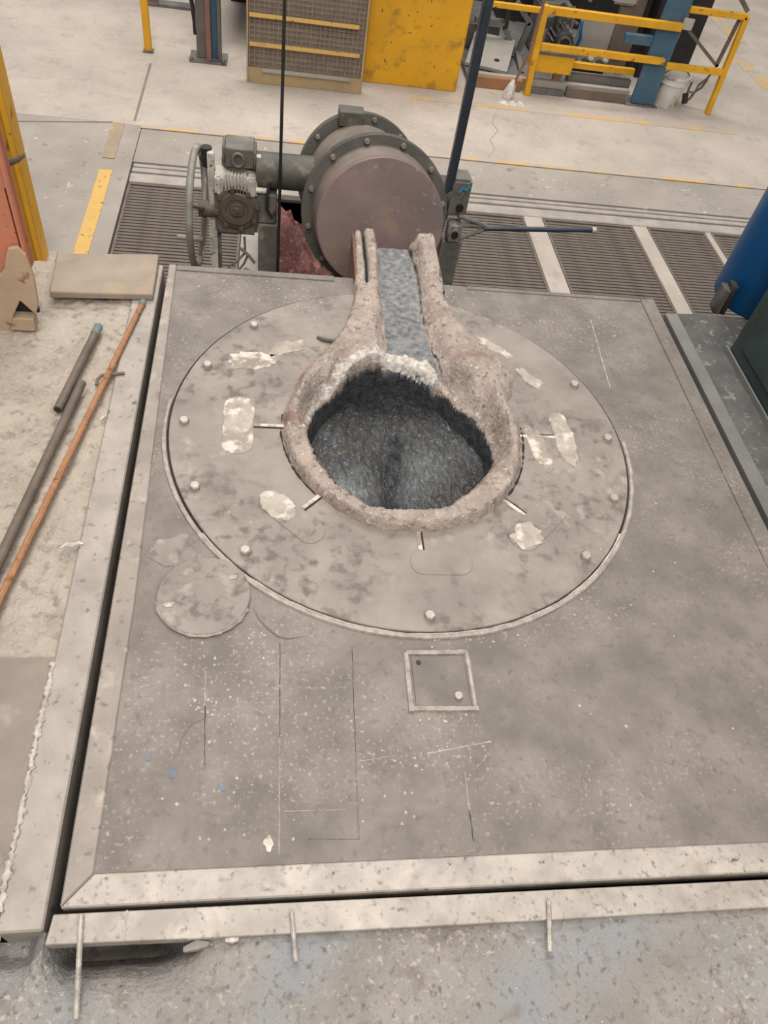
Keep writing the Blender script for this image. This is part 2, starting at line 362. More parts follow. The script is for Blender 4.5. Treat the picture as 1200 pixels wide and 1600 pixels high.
# paint on the floor
def paint(x0, x1, y0, y1, m, z=F): struct('painted_line', MB().box(x0, x1, y0, y1, z - 0.002, z + 0.003), m, parent=floor)
paint(-0.865, -0.775, 3.6, 5.10, M['yellow_line'])
paint(-0.875, -0.785, 5.27, 5.83, M['dust_mark'], F + 0.001)
paint(-0.66, 9, 5.79, 5.835, M['faded_line'])
paint(1.6, 4.85, 6.86, 6.93, M['faded_line'])
for (x, y, a, b) in ((5.95, 10.0, .10, .5), (5.72, 8.80, .09, .22), (5.76, 8.3, .09, .2), (5.85, 9.3, .08, .15)): paint(x - a, x + a, y - b, y + b, M['faded_line'])
# cut joints and cracks in the concrete
struct('floor_joint', MB().box(-0.73, -0.71, 5.9, 7.0, F - 0.002, F + 0.0015), M['joint'], parent=floor)
struct('floor_joint', MB().bar((-1.7, 5.67, F), (-0.88, 5.84, F), 0.015, 0.003), M['joint'], parent=floor)
ck = [(3.0, 6.75), (2.93, 6.55), (2.96, 6.4), (2.85, 6.2), (2.87, 6.05), (2.78, 5.86)]
struct('floor_crack', MB().tube([(x - 0.62, y, F) for x, y in ck], 0.005, 4), M['grey_concrete'], parent=floor)

# platform slabs around the furnace
def zl(x, y): return -0.013 + 0.009 * fbm(x, y, 9) + 0.008 * fbm(x, y, 32, 3)
def slab(mb, x0, x1, y0, y1, z1): return mb.box(x0, x1, y0, y1, F, z1)
mb = grid(-1.3, -0.100, -0.05, 2.17, 0.010, zl)
platform = struct('platform', mb, M['rough_concrete'], smooth=True)
struct('platform_base', slab(MB(), -4, -0.13, -3, 2.18, -0.03), M['rough_concrete'], parent=platform)
struct('platform_base', slab(MB(), 1.985, 5, -3, 2.10, -0.03), M['shelf'], parent=platform)
def zf(x, y):
    z = -0.014 + 0.010 * fbm(x, y, 7, 5) + 0.005 * fbm(x, y, 30, 9)
    d = (0.35 * sm(-0.16, -0.09, y) + 0.65 * sm(-0.098, -0.066, y)) * (sm(-0.02, 0.03, x) * (1 - sm(0.17, 0.30, x)) + 0.45 * sm(-0.2, -0.12, x) * (1 - sm(-0.06, -0.02, x)))
    return z - 0.17 * d
struct('platform_front', grid(-0.9, 2.6, -1.1, -0.035, 0.014, zf), M['front_concrete'], smooth=True, parent=platform)
struct('platform_base', slab(MB(), -0.13, 2.0, -3, -0.16, -0.06), M['front_concrete'], parent=platform)
struct('edge_beam', MB().box(-0.106, -0.020, -0.036, 2.18, -0.16, 0.004), M['frame'], 0.004, parent=platform)
mb = MB().prism([(-0.012, -0.060), (0.25, -0.064), (0.251, -0.065), (1.0, -0.070), (2.6, -0.075), (2.6, -0.022), (1.5, -0.016), (0.5, -0.010), (-0.006, -0.008)], -0.035, 0.003)
struct('edge_beam', mb, M['bright_frame'], 0.003, parent=platform)
struct('gap_light_stop', MB().box(-0.03, 2.6, -0.03, -0.01, -0.6, -0.037), M['dark_pit'], parent=platform)  # added dark plate that keeps light out of the gap
struct('beam_joint', MB().box(0.130, 0.134, -0.062, -0.008, 0.002, 0.0045), M['bead'], parent=platform)
struct('edge_strip', MB().box(1.972, 2.026, -0.02, 2.10, -0.16, 0.003), M['strip_grey'], 0.003, parent=platform)
struct('shelf_sheet', grid(2.024, 4.0, -0.02, 2.10, 0.05, lambda x, y: -0.012 + 0.006 * fbm(x, y, 6, 7) + 0.014 * sm(1.98, 2.06, y)), M['shelf'], smooth=True, parent=platform)
struct('shelf_lip', MB().box(2.158, 2.166, 0.6, 1.90, -0.02, 0.012), M['strip_grey'], parent=platform)
# stained steel sheet welded to the left edge beam
def zs(x, y): return 0.003 + 0.010 * math.exp(-((y - 0.30 - 0.5 * (x + 0.14)) / 0.05) ** 2) * sm(-0.11, -0.22, x) + 0.003 * fbm(x, y, 5, 2)
struct('steel_sheet', grid(-0.75, -0.104, -0.03, 0.548, 0.016, zs), M['sheet'], smooth=True, parent=platform)
mb = MB(); y = 0.0; pts = []; rr = []
while y < 0.54:
    pts.append((-0.1055 + random.uniform(-.002, .002), y, 0.004 + random.uniform(0, .002))); rr.append(random.choice((0.0035, 0.0055, 0.0075, 0.0085))); y += 0.006
struct('weld_bead', MB().tube(pts, rr, 7, jitter=.25), M['dross'], smooth=True, parent=platform)

# ================================================================== gratings over the trench
GR = [(-0.646, 0.16, 'leftmost floor grating beside the yellow line, behind the ladle handwheel'),
      (1.535, 2.285, 'floor grating right beside the ladle under its blue tilting bar'),
      (2.445, 3.185, 'wide floor grating between the two pale crossbeams right of the ladle'),
      (3.315, 3.805, 'narrower floor grating right of the second pale crossbeam'),
      (3.865, 5.0, 'rightmost floor grating, partly behind the blue tank')]
for x0, x1, lab in GR:
    g = thing('floor_grating', ((x0 + x1) / 2, 4.1, F), lab, 'grating', 'gratings over the trench')
    part('frame', MB().box(x0, x0 + 0.016, 3.0, 4.965, F - 0.05, F - 0.004).box(x1 - 0.016, x1, 3.0, 4.965, F - 0.05, F - 0.004)
         .box(x0 + .016, x1 - .016, 4.945, 4.965, F - 0.05, F - 0.004).box(x0 + .016, x1 - .016, 3.0, 3.02, F - 0.05, F - 0.004), M['grating'], g)
    part('cross_bar', MB().box((x0 + x1) / 2 - .008, (x0 + x1) / 2 + .008, 3.02, 4.945, F - 0.05, F - 0.038), M['grating'], g)
    bar = MB().box(x0 + .016, x1 - .016, -0.0125, 0.0125, -0.034, 0.0).mesh('grating_bar', M['grating'], smooth=False, org=((x0 + x1) / 2, 0, 0))
    n = 0; y = 3.04
    while y < 4.94:
        piece('grating_bar', bar, g, ((x0 + x1) / 2, y, F - 0.008)); y += 0.0375
for x0, x1, m in ((0.165, 0.30, 'pale_panel'), (1.44, 1.53, 'pale_panel'), (2.290, 2.440, 'concrete'), (3.190, 3.310, 'concrete'), (3.810, 3.860, 'concrete')):
    struct('crossbeam', MB().box(x0, x1, 2.3, 4.97, F - 0.2, F), M[m], 0.004, parent=floor)
# red-brown sand heap in the open bay under the ladle
def zh(x, y):
    d = math.hypot((x - 0.36) / 0.85, (y - 4.05) / 0.95)
    return -2.0 + 1.30 * max(0, 1 - d) ** 0.9 + 0.07 * fbm(x, y, 7, 1) + 0.06 * abs(fbm(x, y, 14, 8))
o = solo('sand_heap', grid(0.31, 1.43, 2.6, 4.94, 0.022, zh), M['sand'], (0.8, 3.8, -2.0), 'heap of red-brown sand in the dark pit under the ladle', 'sand'); o['kind'] = 'stuff'

# ================================================================== induction furnace
fur = thing('induction_furnace', (0.97, 1.09, F), 'square steel topped melting furnace with round lid, dark open mouth and pouring spout', 'furnace')
CX, CY, RL = 0.8185, 1.352, 0.736
def deck():
    mb = MB(); n = 128; vs = []; x0, x1, y0, y1 = 0.012, 1.8865, 0.0635, 2.187
    for k in range(n):
        a = 2 * PI * k / n; c, s = math.cos(a), math.sin(a)
        t = min(((x1 - CX) / c) if c > 1e-9 else (((x0 - CX) / c) if c < -1e-9 else 1e9), ((y1 - CY) / s) if s > 1e-9 else (((y0 - CY) / s) if s < -1e-9 else 1e9))
        vs += [(CX + 0.742 * c, CY + 0.742 * s, 0), (CX + t * c, CY + t * s, 0), (CX + 0.742 * c, CY + 0.742 * s, -0.03), (CX + t * c, CY + t * s, -0.03)]
    # corners of the rectangle
    cs = [(x1, y1), (x0, y1), (x0, y0), (x1, y0)]
    fs = []
    for k in range(n):
        a, b = 4 * k, 4 * ((k + 1) % n)
        fs += [(a, a + 1, b + 1, b), (a + 2, a, b, b + 2), (a + 1, a + 3, b + 3, b + 1)]
    for (cx, cy) in cs:
        ang = math.atan2(cy - CY, cx - CX) % (2 * PI); k = int(ang / (2 * PI) * n); a, b = 4 * k + 1, 4 * ((k + 1) % n) + 1
        i = len(vs); vs += [(cx, cy, 0), (cx, cy, -0.03)]
        fs += [(a, i, b), (a, a + 2, i + 1, i), (i, i + 1, b + 2, b)]
    return mb.add(vs, fs)
part('deck_plate', deck(), M['deck'], fur, smooth=False)
def strip(poly, m, lab=None): part('frame_strip', MB().prism(poly, -0.05, 0.005), M[m], fur, 0.003, label=lab)
strip([(0.004, 0.004), (0.058, 0.0625), (0.0595, 0.7), (0.04, 1.55), (0.028, 2.187), (0.0, 2.187)], 'left_frame')
strip([(0.004, 0.002), (1.948, -0.002), (1.887, 0.0625), (0.0595, 0.0625)], 'bright_frame', 'polished front frame strip with painted-in sheen')
strip([(1.948, 0.0), (1.948, 2.187), (1.8875, 2.187), (1.8875, 0.0635)], 'deck')
for q in ((0.03, 0.62, 2.155, 2.186, -0.001, 0.005), (1.15, 1.886, 2.165, 2.186, -0.001, 0.004)): part('rear_strip', MB().box(*q), M['deck'], fur, 0.002)
for q in ((0.03, 1.92, 0.03, 0.05), (0.03, 1.92, 2.13, 2.15), (0.03, 0.05, 0.051, 2.129), (1.90, 1.92, 0.051, 2.129)): part('body_panel', MB().box(*q, F, -0.051), M['machine_dark'], fur)
part('lid_groove', MB().lathe([(-0.02, 0.7335), (-0.008, 0.7335), (-0.008, 0.7425), (-0.02, 0.7425)], (CX, CY, 0), (0, 0, 1), 96, True), M['rim_dark'], fur)
lid = part('lid_plate', MB().lathe([(-0.02, 0.352), (0.006, 0.352), (0.006, 0.733), (0.004, 0.7355), (-0.02, 0.7355)], (CX, CY, 0), (0, 0, 1), 128, True), M['lid'], fur)
# raised weld ring round the lid: continuous to the left and front, missing to the right rear
pts = [(CX + 0.750 * math.cos(a), CY + 0.750 * math.sin(a), 0.001) for a in np.radians(np.arange(172, 360, 2.5))]
part('weld_ring', MB().tube(pts, 0.0075, 8, jitter=0.06), M['bead'], fur)
pts = [(CX + 0.742 * math.cos(a), CY + 0.742 * math.sin(a), 0.0) for a in np.radians(np.arange(215, 330, 2.5))]
part('weld_ring', MB().tube(pts, [random.uniform(0.002, 0.0048) for _ in pts], 6, jitter=.2), M['dross'], fur)
# lid bolts: sixteen places, the ones under the crust or missing left out
bme = hexbolt(MB(), (0, 0, 0), 0.0155, 0.016).mesh('bolt', M['bolt'], smooth=False)
for d in (180, 202.5, 225, 270, 315, 337.5, 0, 22.5, 157.5):
    a = math.radians(d); piece('bolt', bme, lid, (CX + 0.692 * math.cos(a), CY + 0.692 * math.sin(a), 0.006), random.random())
piece('bolt', bme, lid, (0.324, 1.846, 0.003), .3)
# filled lifting slots: radial slit and crosswise oblong
def slot(deg, r, ln, wd, m, wash=None, off=0.0):
    a = math.radians(deg); er = Vector((math.cos(a), math.sin(a))); et = Vector((-er.y, er.x)); c = Vector((CX, CY)) + er * r + et * off
    def P(u, q): p = c + et * u + er * q; return (p.x, p.y)
    poly = [P(ln / 2 * 0.75 + wd / 2 * 0.8 * math.cos(t), wd / 2 * math.sin(t)) for t in np.linspace(-PI / 2, PI / 2, 9)] + [P(-ln / 2 * 0.75 + wd / 2 * 0.8 * math.cos(t), wd / 2 * math.sin(t)) for t in np.linspace(PI / 2, 1.5 * PI, 9)]
    part('filled_slot', MB().prism(poly, 0.002, 0.0085), M[m], lid, 0.0015)
    q0 = Vector((CX, CY)) + er * (r - wd / 2); q1 = Vector((CX, CY)) + er * 0.375
    part('slit', MB().bar((q0.x, q0.y, 0.0062), (q1.x, q1.y, 0.0062), 0.012, 0.004), M['patch'], lid)
    q0 += et * 0.009; q1 += et * 0.009
    part('slit', MB().bar((q0.x, q0.y, 0.0058), (q1.x, q1.y, 0.0058), 0.006, 0.003), M['rim_dark'], lid)  # dark bar painted as the shaded side of the slit
    if wash:
        s0, s1, rr_ = wash; pol = []
        for t in np.linspace(0, 2 * PI, 40, endpoint=False):
            k = 1 + 0.30 * noise.noise(Vector((math.cos(t) * 1.5, math.sin(t) * 1.5, deg))) + 0.22 * noise.noise(Vector((math.cos(t) * 5, math.sin(t) * 5, deg)))
            pol.append(P((s0 + s1) / 2 + abs(s1 - s0) / 2 * k * math.cos(t), rr_ * k * math.sin(t)))
        part('refractory_wash', MB().prism(pol, 0.004, 0.0094), M['white_patch'], lid, 0.001)
slot(180, 0.528, 0.235, 0.095, 'patch', (-0.115, 0.05, 0.045))
slot(225, 0.513, 0.215, 0.085, 'lid', (-0.115, 0.005, 0.042))
slot(270, 0.515, 0.15, 0.085, 'lid', None, 0.055)
slot(315, 0.522, 0.22, 0.095, 'lid', (-0.115, -0.01, 0.045))
slot(0, 0.538, 0.25, 0.06, 'patch', (-0.12, 0.12, 0.032))
def splat(cx, cy, rx, ry, rot, m, z=0.0075, seed=0, n=40, parent=None, name='refractory_wash'):
    pol = []
    for t in np.linspace(0, 2 * PI, n, endpoint=False):
        k = 1 + 0.5 * noise.noise(Vector((math.cos(t) * 2, math.sin(t) * 2, seed))) + 0.25 * noise.noise(Vector((math.cos(t) * 6, math.sin(t) * 6, seed)))
        u, q = rx * k * math.cos(t), ry * k * math.sin(t)
        pol.append((cx + u * math.cos(rot) - q * math.sin(rot), cy + u * math.sin(rot) + q * math.cos(rot)))
    part(name, MB().prism(pol, z - 0.004, z), M[m], parent or lid)
splat(0.435, 1.735, 0.075, 0.032, 0.5, 'white_patch', seed=3.3)
splat(0.33, 1.66, 0.085, 0.045, 0.1, 'patch', seed=5.1)
splat(1.20, 1.80, 0.075, 0.022, -0.75, 'white_patch', seed=9.2)
splat(1.30, 1.64, 0.055, 0.026, -0.9, 'white_patch', seed=12.4)
splat(1.26, 1.30, 0.03, 0.10, 0.1, 'patch', seed=7.7)
# round cover plate lapping the lid edge
rc = part('round_cover', MB().lathe([(0.0, 0), (0.0, 0.1185), (0.010, 0.1185), (0.0125, 0.116), (0.0125, 0.0)], (0.2295, 0.722, 0.0), (0, 0, 1), 72), M['lid'], fur)
pts = [(0.2295 + 0.118 * math.cos(a), 0.722 + 0.118 * math.sin(a), 0.006) for a in np.radians(np.arange(190, 345, 6))]
part('cover_bead', MB().tube(pts, [random.uniform(0.003, 0.0065) for _ in pts], 6, jitter=.2), M['bead'], rc)
splat(0.145, 0.690, 0.014, 0.007, 0.3, 'white_patch', 0.0145, 2, 14, rc, 'dross_spot'); splat(0.30, 0.775, 0.012, 0.007, 0.3, 'white_patch', 0.0145, 5, 14, rc, 'dross_spot')
# small square hatch
ht = part('hatch_cover', MB().box(0.757, 0.893, 0.408, 0.546, 0.0, 0.004), M['deck'], fur, 0.001)
for a, b in (((0.744, 0.395), (0.745, 0.556)), ((0.745, 0.556), (0.905, 0.557)), ((0.905, 0.557), (0.905, 0.402)), ((0.744, 0.404), (0.912, 0.402))):
    ln = Vector((b[0] - a[0], b[1] - a[1], 0)).length; k = int(ln / 0.012)
    pts = [(a[0] + (b[0] - a[0]) * i / k, a[1] + (b[1] - a[1]) * i / k, 0.002) for i in range(k + 1)]
    part('weld_bead', MB().tube(pts, [random.uniform(0.0062, 0.0082) for _ in pts], 7, jitter=.08), M['bead'], ht)
piece('bolt', hexbolt(MB(), (0, 0, 0), 0.011, 0.009, n=12).mesh('bolt', M['bolt']), ht, (0.8655, 0.434, 0.004))
part('hole', MB().lathe([(0, 0), (0, 0.007), (0.0008, 0.007), (0.0008, 0)], (0.775, 0.527, 0.0038), (0, 0, 1), 16), M['black'], ht)
# scored and welded lines on the deck
def line(a, b, m, r=0.0022, dots=False):
    a = Vector((a[0], a[1], 0)); b = Vector((b[0], b[1], 0)); k = max(2, int((b - a).length / 0.012))
    pts = [a + (b - a) * i / k + Vector((random.uniform(-.0008, .0008), 0, 0)) for i in range(k + 1)]
    part('scored_line', MB().tube(pts, [r * random.uniform(.4, 1.2 if dots else 1.0) for _ in pts], 5), M[m], fur)
line((0.426, 0.590), (0.427, 0.34), 'rim_dark', .0012); line((0.427, 0.34), (0.428, 0.083), 'bead', .0022)
line((0.608, 0.576), (0.602, 0.30), 'rim_dark', .001); line((0.602, 0.30), (0.598, 0.108), 'deck', .0026)
line((0.248, 0.51), (0.252, 0.42), 'bead', .0022, True); line((0.252, 0.42), (0.261, 0.28), 'rim_dark', .0011)
line((0.856, 0.247), (0.853, 0.15), 'bead', .0020, True); line((0.853, 0.16), (0.852, 0.091), 'rim_dark', .0016)
line((0.439, 0.172), (0.573, 0.171), 'bead', .0012, True); line((0.49, 0.113), (0.598, 0.108), 'deck', .002)
line((0.607, 0.278), (0.698, 0.290), 'bead', .0012, True); line((0.77, 0.292), (0.93, 0.318), 'dross', .0016, True)
line((1.63, 2.02), (1.60, 1.62), 'dross', .0022, True)
pts = [(0.356, 0.690), (0.372, 0.655), (0.395, 0.628), (0.420, 0.605), (0.445, 0.598), (0.492, 0.606)]
part('dent', MB().tube([(x, y, -0.001) for x, y in pts], [.002, .003, .004, .004, .003, .001], 6, jitter=.3), M['machine_brown'], fur)
splat(0.145, 0.86, 0.06, 0.055, 0.2, 'lid', 0.0018, 4.4, 20, fur, 'pale_patch')
pts = [(0.20, 0.30), (0.205, 0.34), (0.225, 0.375), (0.255, 0.39)]
part('scored_line', MB().tube([(x, y, 0) for x, y in pts], 0.0010, 5), M['machine_brown'], fur)
splat(0.405, 0.107, 0.010, 0.016, 0.2, 'white_patch', 0.002, 6.1, 14, fur, 'dross_spot')
for i, (x, y, s) in enumerate(((0.195, 0.262, .008), (0.303, 0.228, .007), (0.137, 0.300, .005))): splat(x, y, s, s * 1.3, .5, 'blue_grey', 0.0012, i + .5, 10, fur, 'blue_paint_fleck')
# dross spatter scattered over the deck
mb = MB()
def chip(x, y, s, z=0.0):
    n = random.choice((4, 5)); a0 = random.random() * 6
    vs = [(x + s * random.uniform(.6, 1.3) * math.cos(a0 + 2 * PI * k / n), y + s * random.uniform(.6, 1.3) * math.sin(a0 + 2 * PI * k / n), z) for k in range(n)] + [(x, y, z + s * random.uniform(.3, .7))]
    mb.add(vs, [(k, (k + 1) % n, n) for k in range(n)])
for (cx, cy, sx, sy, k) in ((0.28, 0.44, .07, .09, 110), (0.35, 0.60, .04, .03, 40), (0.35, 0.25, .15, .14, 110), (0.82, 0.372, .05, .012, 34), (0.80, 0.29, .09, .02, 40), (0.64, 0.21, .05, .05, 30),
                            (0.12, 2.05, .05, .06, 30), (1.55, 1.95, .18, .12, 60), (1.0, 2.12, .05, .03, 40), (0.35, 2.0, .12, .06, 60), (0.50, 1.98, .05, .05, 70), (1.12, 2.10, .05, .04, 60), (1.45, .75, .15, .2, 20), (0.9, .60, .1, .01, 40), (1.0, 1.0, .6, .5, 60), (0.25, .82, .1, .1, 30), (1.2, .2, .4, .15, 40)):
    for _ in range(int(k * 0.75)):
        x, y = random.gauss(cx, sx), random.gauss(cy, sy)
        if 0.07 < x < 1.87 and 0.075 < y < 2.16:
            rr_ = math.hypot(x - CX, y - CY)
            if rr_ > 0.45: chip(x, y, random.choice((.0014, .0018, .0024, .0038)), 0.006 if rr_ < 0.73 else 0.0)
part('dross_spatter', mb, M['dross'], fur, smooth=False, kind='stuff')

# lining: rim of the mouth and the pouring spout as one cast body
TH = np.array([-180, -162, -148, -132, -115, -95, -71, -64, -48, -30, -17, 0, 20, 45, 75, 96, 116, 130, 155, 168, 180.])
RI = np.array([.318, .316, .322, .330, .344, .322, .318, .304, .292, .290, .294, .298, .298, .296, .345, .362, .348, .325, .320, .322, .318])
TO = np.array([-180, -165, -144, -119, -98, -82, -57, -38, -23, -6, 9, 24, 35, 50, 130, 138, 152, 172, 180.])
RO = np.array([.393, .386, .380, .384, .381, .378, .376, .371, .374, .380, .395, .418, .47, .50, .50, .45, .41, .395, .393])
YS = np.array([1.45, 1.55, 1.65, 1.75, 1.87, 2.0, 2.15, 2.43])
HC = np.array([.16, .125, .090, .075, .068, .068, .068, .058])
HO_L = np.array([.46, .40, .33, .26, .205, .178, .172, .160]); HO_R = np.array([.46, .41, .34, .27, .205, .165, .160, .166])
DW = np.array([.12, .12, .11, .09, .045, .018, .014, .012])
def lining():
    st = 0.0062; xs = np.arange(0.34, 1.32, st); ys = np.arange(0.90, 2.4301, st)
    nx, ny = len(xs), len(ys)
    vs = []; keep = []; skin = []; white = []; burnt = []
    for y in ys:
        for x in xs:
            dx, dy = x - 0.82, y - 1.322
            r = math.hypot(dx, dy); th = math.degrees(math.atan2(dy, dx))
            ri = float(np.interp(th, TH, RI)) * (1 + 0.020 * fbm(x, y, 13, 2)); ro = float(np.interp(th, TO, RO)) * (1 + 0.012 * fbm(x, y, 16, 6))
            far = sm(-0.30, 0.45, math.sin(math.radians(th)) + (0.45 if -30 < th < 20 else 0.0))
            t = (r - ri) / (ro - ri)
            lip = 0.044 * (1 - far) - 0.055 * far
            if t < 0: zr = lip + t * (ro - ri) * (3.5 + 2.5 * far)
            else:
                znear = 0.044 * sm(-.05, 0.10, t) * (1 - sm(0.84, 1.05, t)) + 0.004 * (1 - t)
                zfar = lip + (0.048 - lip) * sm(0.0, 0.62, t) - 0.045 * sm(0.62, 1.05, t)
                zr = znear * (1 - far) + zfar * far
                if t > 1.0: zr -= 0.30 * (t - 1.0) * (ro - ri) + 0.045 * sm(1.0, 1.22, t)
            z = zr; sk = 0.0; crack = 0.0; wh = 0.0; inside = t > -2 and t < 1.30
            if y > 1.44:
                s = x - (0.868 + 0.004 * math.sin(y * 9)); s -= 0.02 * (1 - sm(1.5, 1.75, y))
                hc = float(np.interp(y, YS, HC)) * (1 + 0.12 * fbm(y, s, 9, 4)); ho = float(np.interp(y, YS, HO_L if s < 0 else HO_R)) * (1 + .025 * fbm(y, 0, 14, 1)); dw = float(np.interp(y, YS, DW))
                a = abs(s); zc = 0.017 - 0.022 * sm(2.1, 2.43, y) - 0.085 * (1 - sm(1.52, 1.715, y)); zt = 0.066
                if s < 0 and y > 2.34: zt += 0.01
                if s > 0 and y > 2.30: zt += 0.008
                wallw = 0.028 + 0.03 * (1 - sm(1.8, 2.0, y)) + (0.02 if s > 0 else 0.0)
                zsp = zc + (zt - zc) * sm(hc, hc + wallw, a)
                zsp -= sm(ho - dw * .3, ho + dw, a) * (zt + 0.10)
                b = sm(1.50, 1.70, y)
                if t > -0.02: z = zr * (1 - b) + zsp * b
                else: z = zr
                sk = (1 - sm(hc * 0.85, hc + 0.02, a)) * sm(1.55, 1.70, y)
                if s > 0 and y > 1.62 and t > 0: crack = 0.85 * math.exp(-((s - hc - 0.010) / 0.007) ** 2) * (0.6 + 0.4 * fbm(y, 0, 12, 5))
                if s < 0 and y > 2.06:
                    gap = math.exp(-((s + 0.129) / 0.006) ** 2) * sm(2.06, 2.12, y); z -= 0.05 * gap; crack = max(crack, gap)
                    wh = (1 - sm(-0.138, -0.133, s)) * sm(2.2, 2.36, y) * 0.5
                    if s < -0.135: z -= 0.012
                if a < ho + dw and y > 1.6: inside = True
                elif y > 1.75: inside = a < ho + dw
            rough_ = (0.006 * (0.5 + far) if z > -0.1 else 0.012) * (1 - 0.65 * sk) * (1 - sm(1.0, 1.15, t) * (1 - sm(1.5, 1.6, y)))
            if t < -0.02: rough_ *= 0.35
            z += rough_ * fbm(x, y, 28, 1) + 0.0035 * fbm(x, y, 75, 4)
            if far > 0.4 and 0 <= t < 0.5: z += 0.010 * abs(fbm(x, y, 22, 11))
            vs.append((x, y, max(z, -0.42))); keep.append(inside)
            skin.append(sk)
            white.append(wh + (sm(-0.12, 0.02, t) * (1 - sm(0.12, 0.42, t)) * max(far, 0.9 * sm(110, 130, th)) * (0.65 + 0.35 * sm(40, 90, th))) * 0.70 + 0.22 * (1 - sm(1.66, 1.95, y)) * sm(1.60, 1.66, y) * (1 - sm(.08, .17, abs(x - .87))))
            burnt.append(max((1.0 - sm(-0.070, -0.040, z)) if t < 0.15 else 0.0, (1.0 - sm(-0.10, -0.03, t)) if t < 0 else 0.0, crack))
    fs = []
    for j in range(ny - 1):
        for i in range(nx - 1):
            q = (j * nx + i, j * nx + i + 1, (j + 1) * nx + i + 1, (j + 1) * nx + i)
            if all(keep[k] for k in q): fs.append(q)
    # face of the spout end
    base = len(vs); j = ny - 1; row = [i for i in range(nx) if keep[j * nx + i]]
    for i in row:
        x, y, z = vs[j * nx + i]; vs.append((x, y, -0.10)); skin.append(0); white.append(0); burnt.append(0)
    for k in range(len(row) - 1): fs.append((j * nx + row[k], j * nx + row[k + 1], base + k + 1, base + k))
    used = sorted({k for f in fs for k in f}); mp = {k: i for i, k in enumerate(used)}
    mb = MB().add([vs[k] for k in used], [tuple(mp[k] for k in f) for f in fs])
    white = [a * (1 - min(1.0, 1.3 * b_)) for a, b_ in zip(white, burnt)]
    o = part('lining', mb, M['lining'], fur, label='lumpy refractory rim and pouring spout')
    me = o.data; me.shade_smooth()
    at = me.attributes.get('sharp_edge')
    if at: me.attributes.remove(at)
    for nm, arr in (('skin', skin), ('white', white), ('burnt', burnt)):
        A = me.attributes.new(nm, 'FLOAT', 'POINT'); A.data.foreach_set('value', np.array([arr[k] for k in used], dtype=np.float32))
    return o
lining()
# dark tubes drawn as the shadow in the gap between rim and lid
for a0, a1, rg in ((-38, 12, .384), (168, 222, .389)):
    ang = np.radians(np.arange(a0, a1, 2.0))
    part('rim_gap_shadow', MB().tube([(0.82 + float(np.interp((math.degrees(a) + 180) % 360 - 180, TO, RO)) * 1.012 * math.cos(a), 1.322 + float(np.interp((math.degrees(a) + 180) % 360 - 180, TO, RO)) * 1.012 * math.sin(a), 0.004) for a in ang],
         [random.uniform(.002, .0055) for _ in ang], 6), M['rim_dark'], fur)
# steel channel that carries the spout beyond the furnace
part('spout_shell', MB().prism([(0.692, 1.93), (0.699, 1.93), (0.706, 2.432), (0.699, 2.432)], -0.11, 0.045), M['shell_rust'], fur)
part('spout_shell', MB().prism([(1.038, 2.10), (1.045, 2.10), (1.046, 2.432), (1.039, 2.432)], -0.11, 0.03), M['ladle'], fur)
part('spout_shell', MB().box(0.70, 1.045, 2.19, 2.432, -0.118, -0.108), M['ladle'], fur)
# bent iron lug beside the rim
part('lug', MB().tube([(0.548, 1.800, .008), (0.565, 1.785, .014), (0.60, 1.776, .016), (0.632, 1.786, .016), (0.642, 1.812, .010)], 0.007, 8), M['ladle'], fur)
# metal skin inside
def zm(x, y):
    u = x + 0.35 * y; d = 0.010 * abs(fbm(u * 1.6, (y - .3 * x) * 0.8, 12, 3)) + 0.006 * abs(fbm(u * 1.4, y, 30, 5))
    return -0.135 + d - 0.02 * math.exp(-((x - 0.79 + 0.12 * (y - 1.3)) / 0.045) ** 2)
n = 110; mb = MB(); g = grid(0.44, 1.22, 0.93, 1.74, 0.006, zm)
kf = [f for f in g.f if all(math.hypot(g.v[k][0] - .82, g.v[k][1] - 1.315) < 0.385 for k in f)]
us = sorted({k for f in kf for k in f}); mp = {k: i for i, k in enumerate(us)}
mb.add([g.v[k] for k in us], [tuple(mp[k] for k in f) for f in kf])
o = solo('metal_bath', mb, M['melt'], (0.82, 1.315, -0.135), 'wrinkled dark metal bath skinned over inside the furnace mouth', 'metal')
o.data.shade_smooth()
for nm, fn in (('reflected_dark', lambda x, y: 0.75 * math.exp(-((x - 0.775 - 0.16 * (y - 1.2) + 0.012 * fbm(x, y, 9)) / 0.040) ** 2) * (1 - sm(1.42, 1.56, y)) + 0.55 * sm(1.50, 1.64, y)),  # dark band and rear end: reflection and shade painted on the bath
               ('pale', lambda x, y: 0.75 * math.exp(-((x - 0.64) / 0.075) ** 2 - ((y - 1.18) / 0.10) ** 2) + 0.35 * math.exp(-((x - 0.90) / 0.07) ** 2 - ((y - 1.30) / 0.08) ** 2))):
    A = o.data.attributes.new(nm, 'FLOAT', 'POINT'); A.data.foreach_set('value', np.array([max(0.0, min(1.0, fn(mb.v[i][0], mb.v[i][1]) * (1 + 0.5 * fbm(mb.v[i][0], mb.v[i][1], 25)))) for i in range(len(mb.v))], dtype=np.float32))

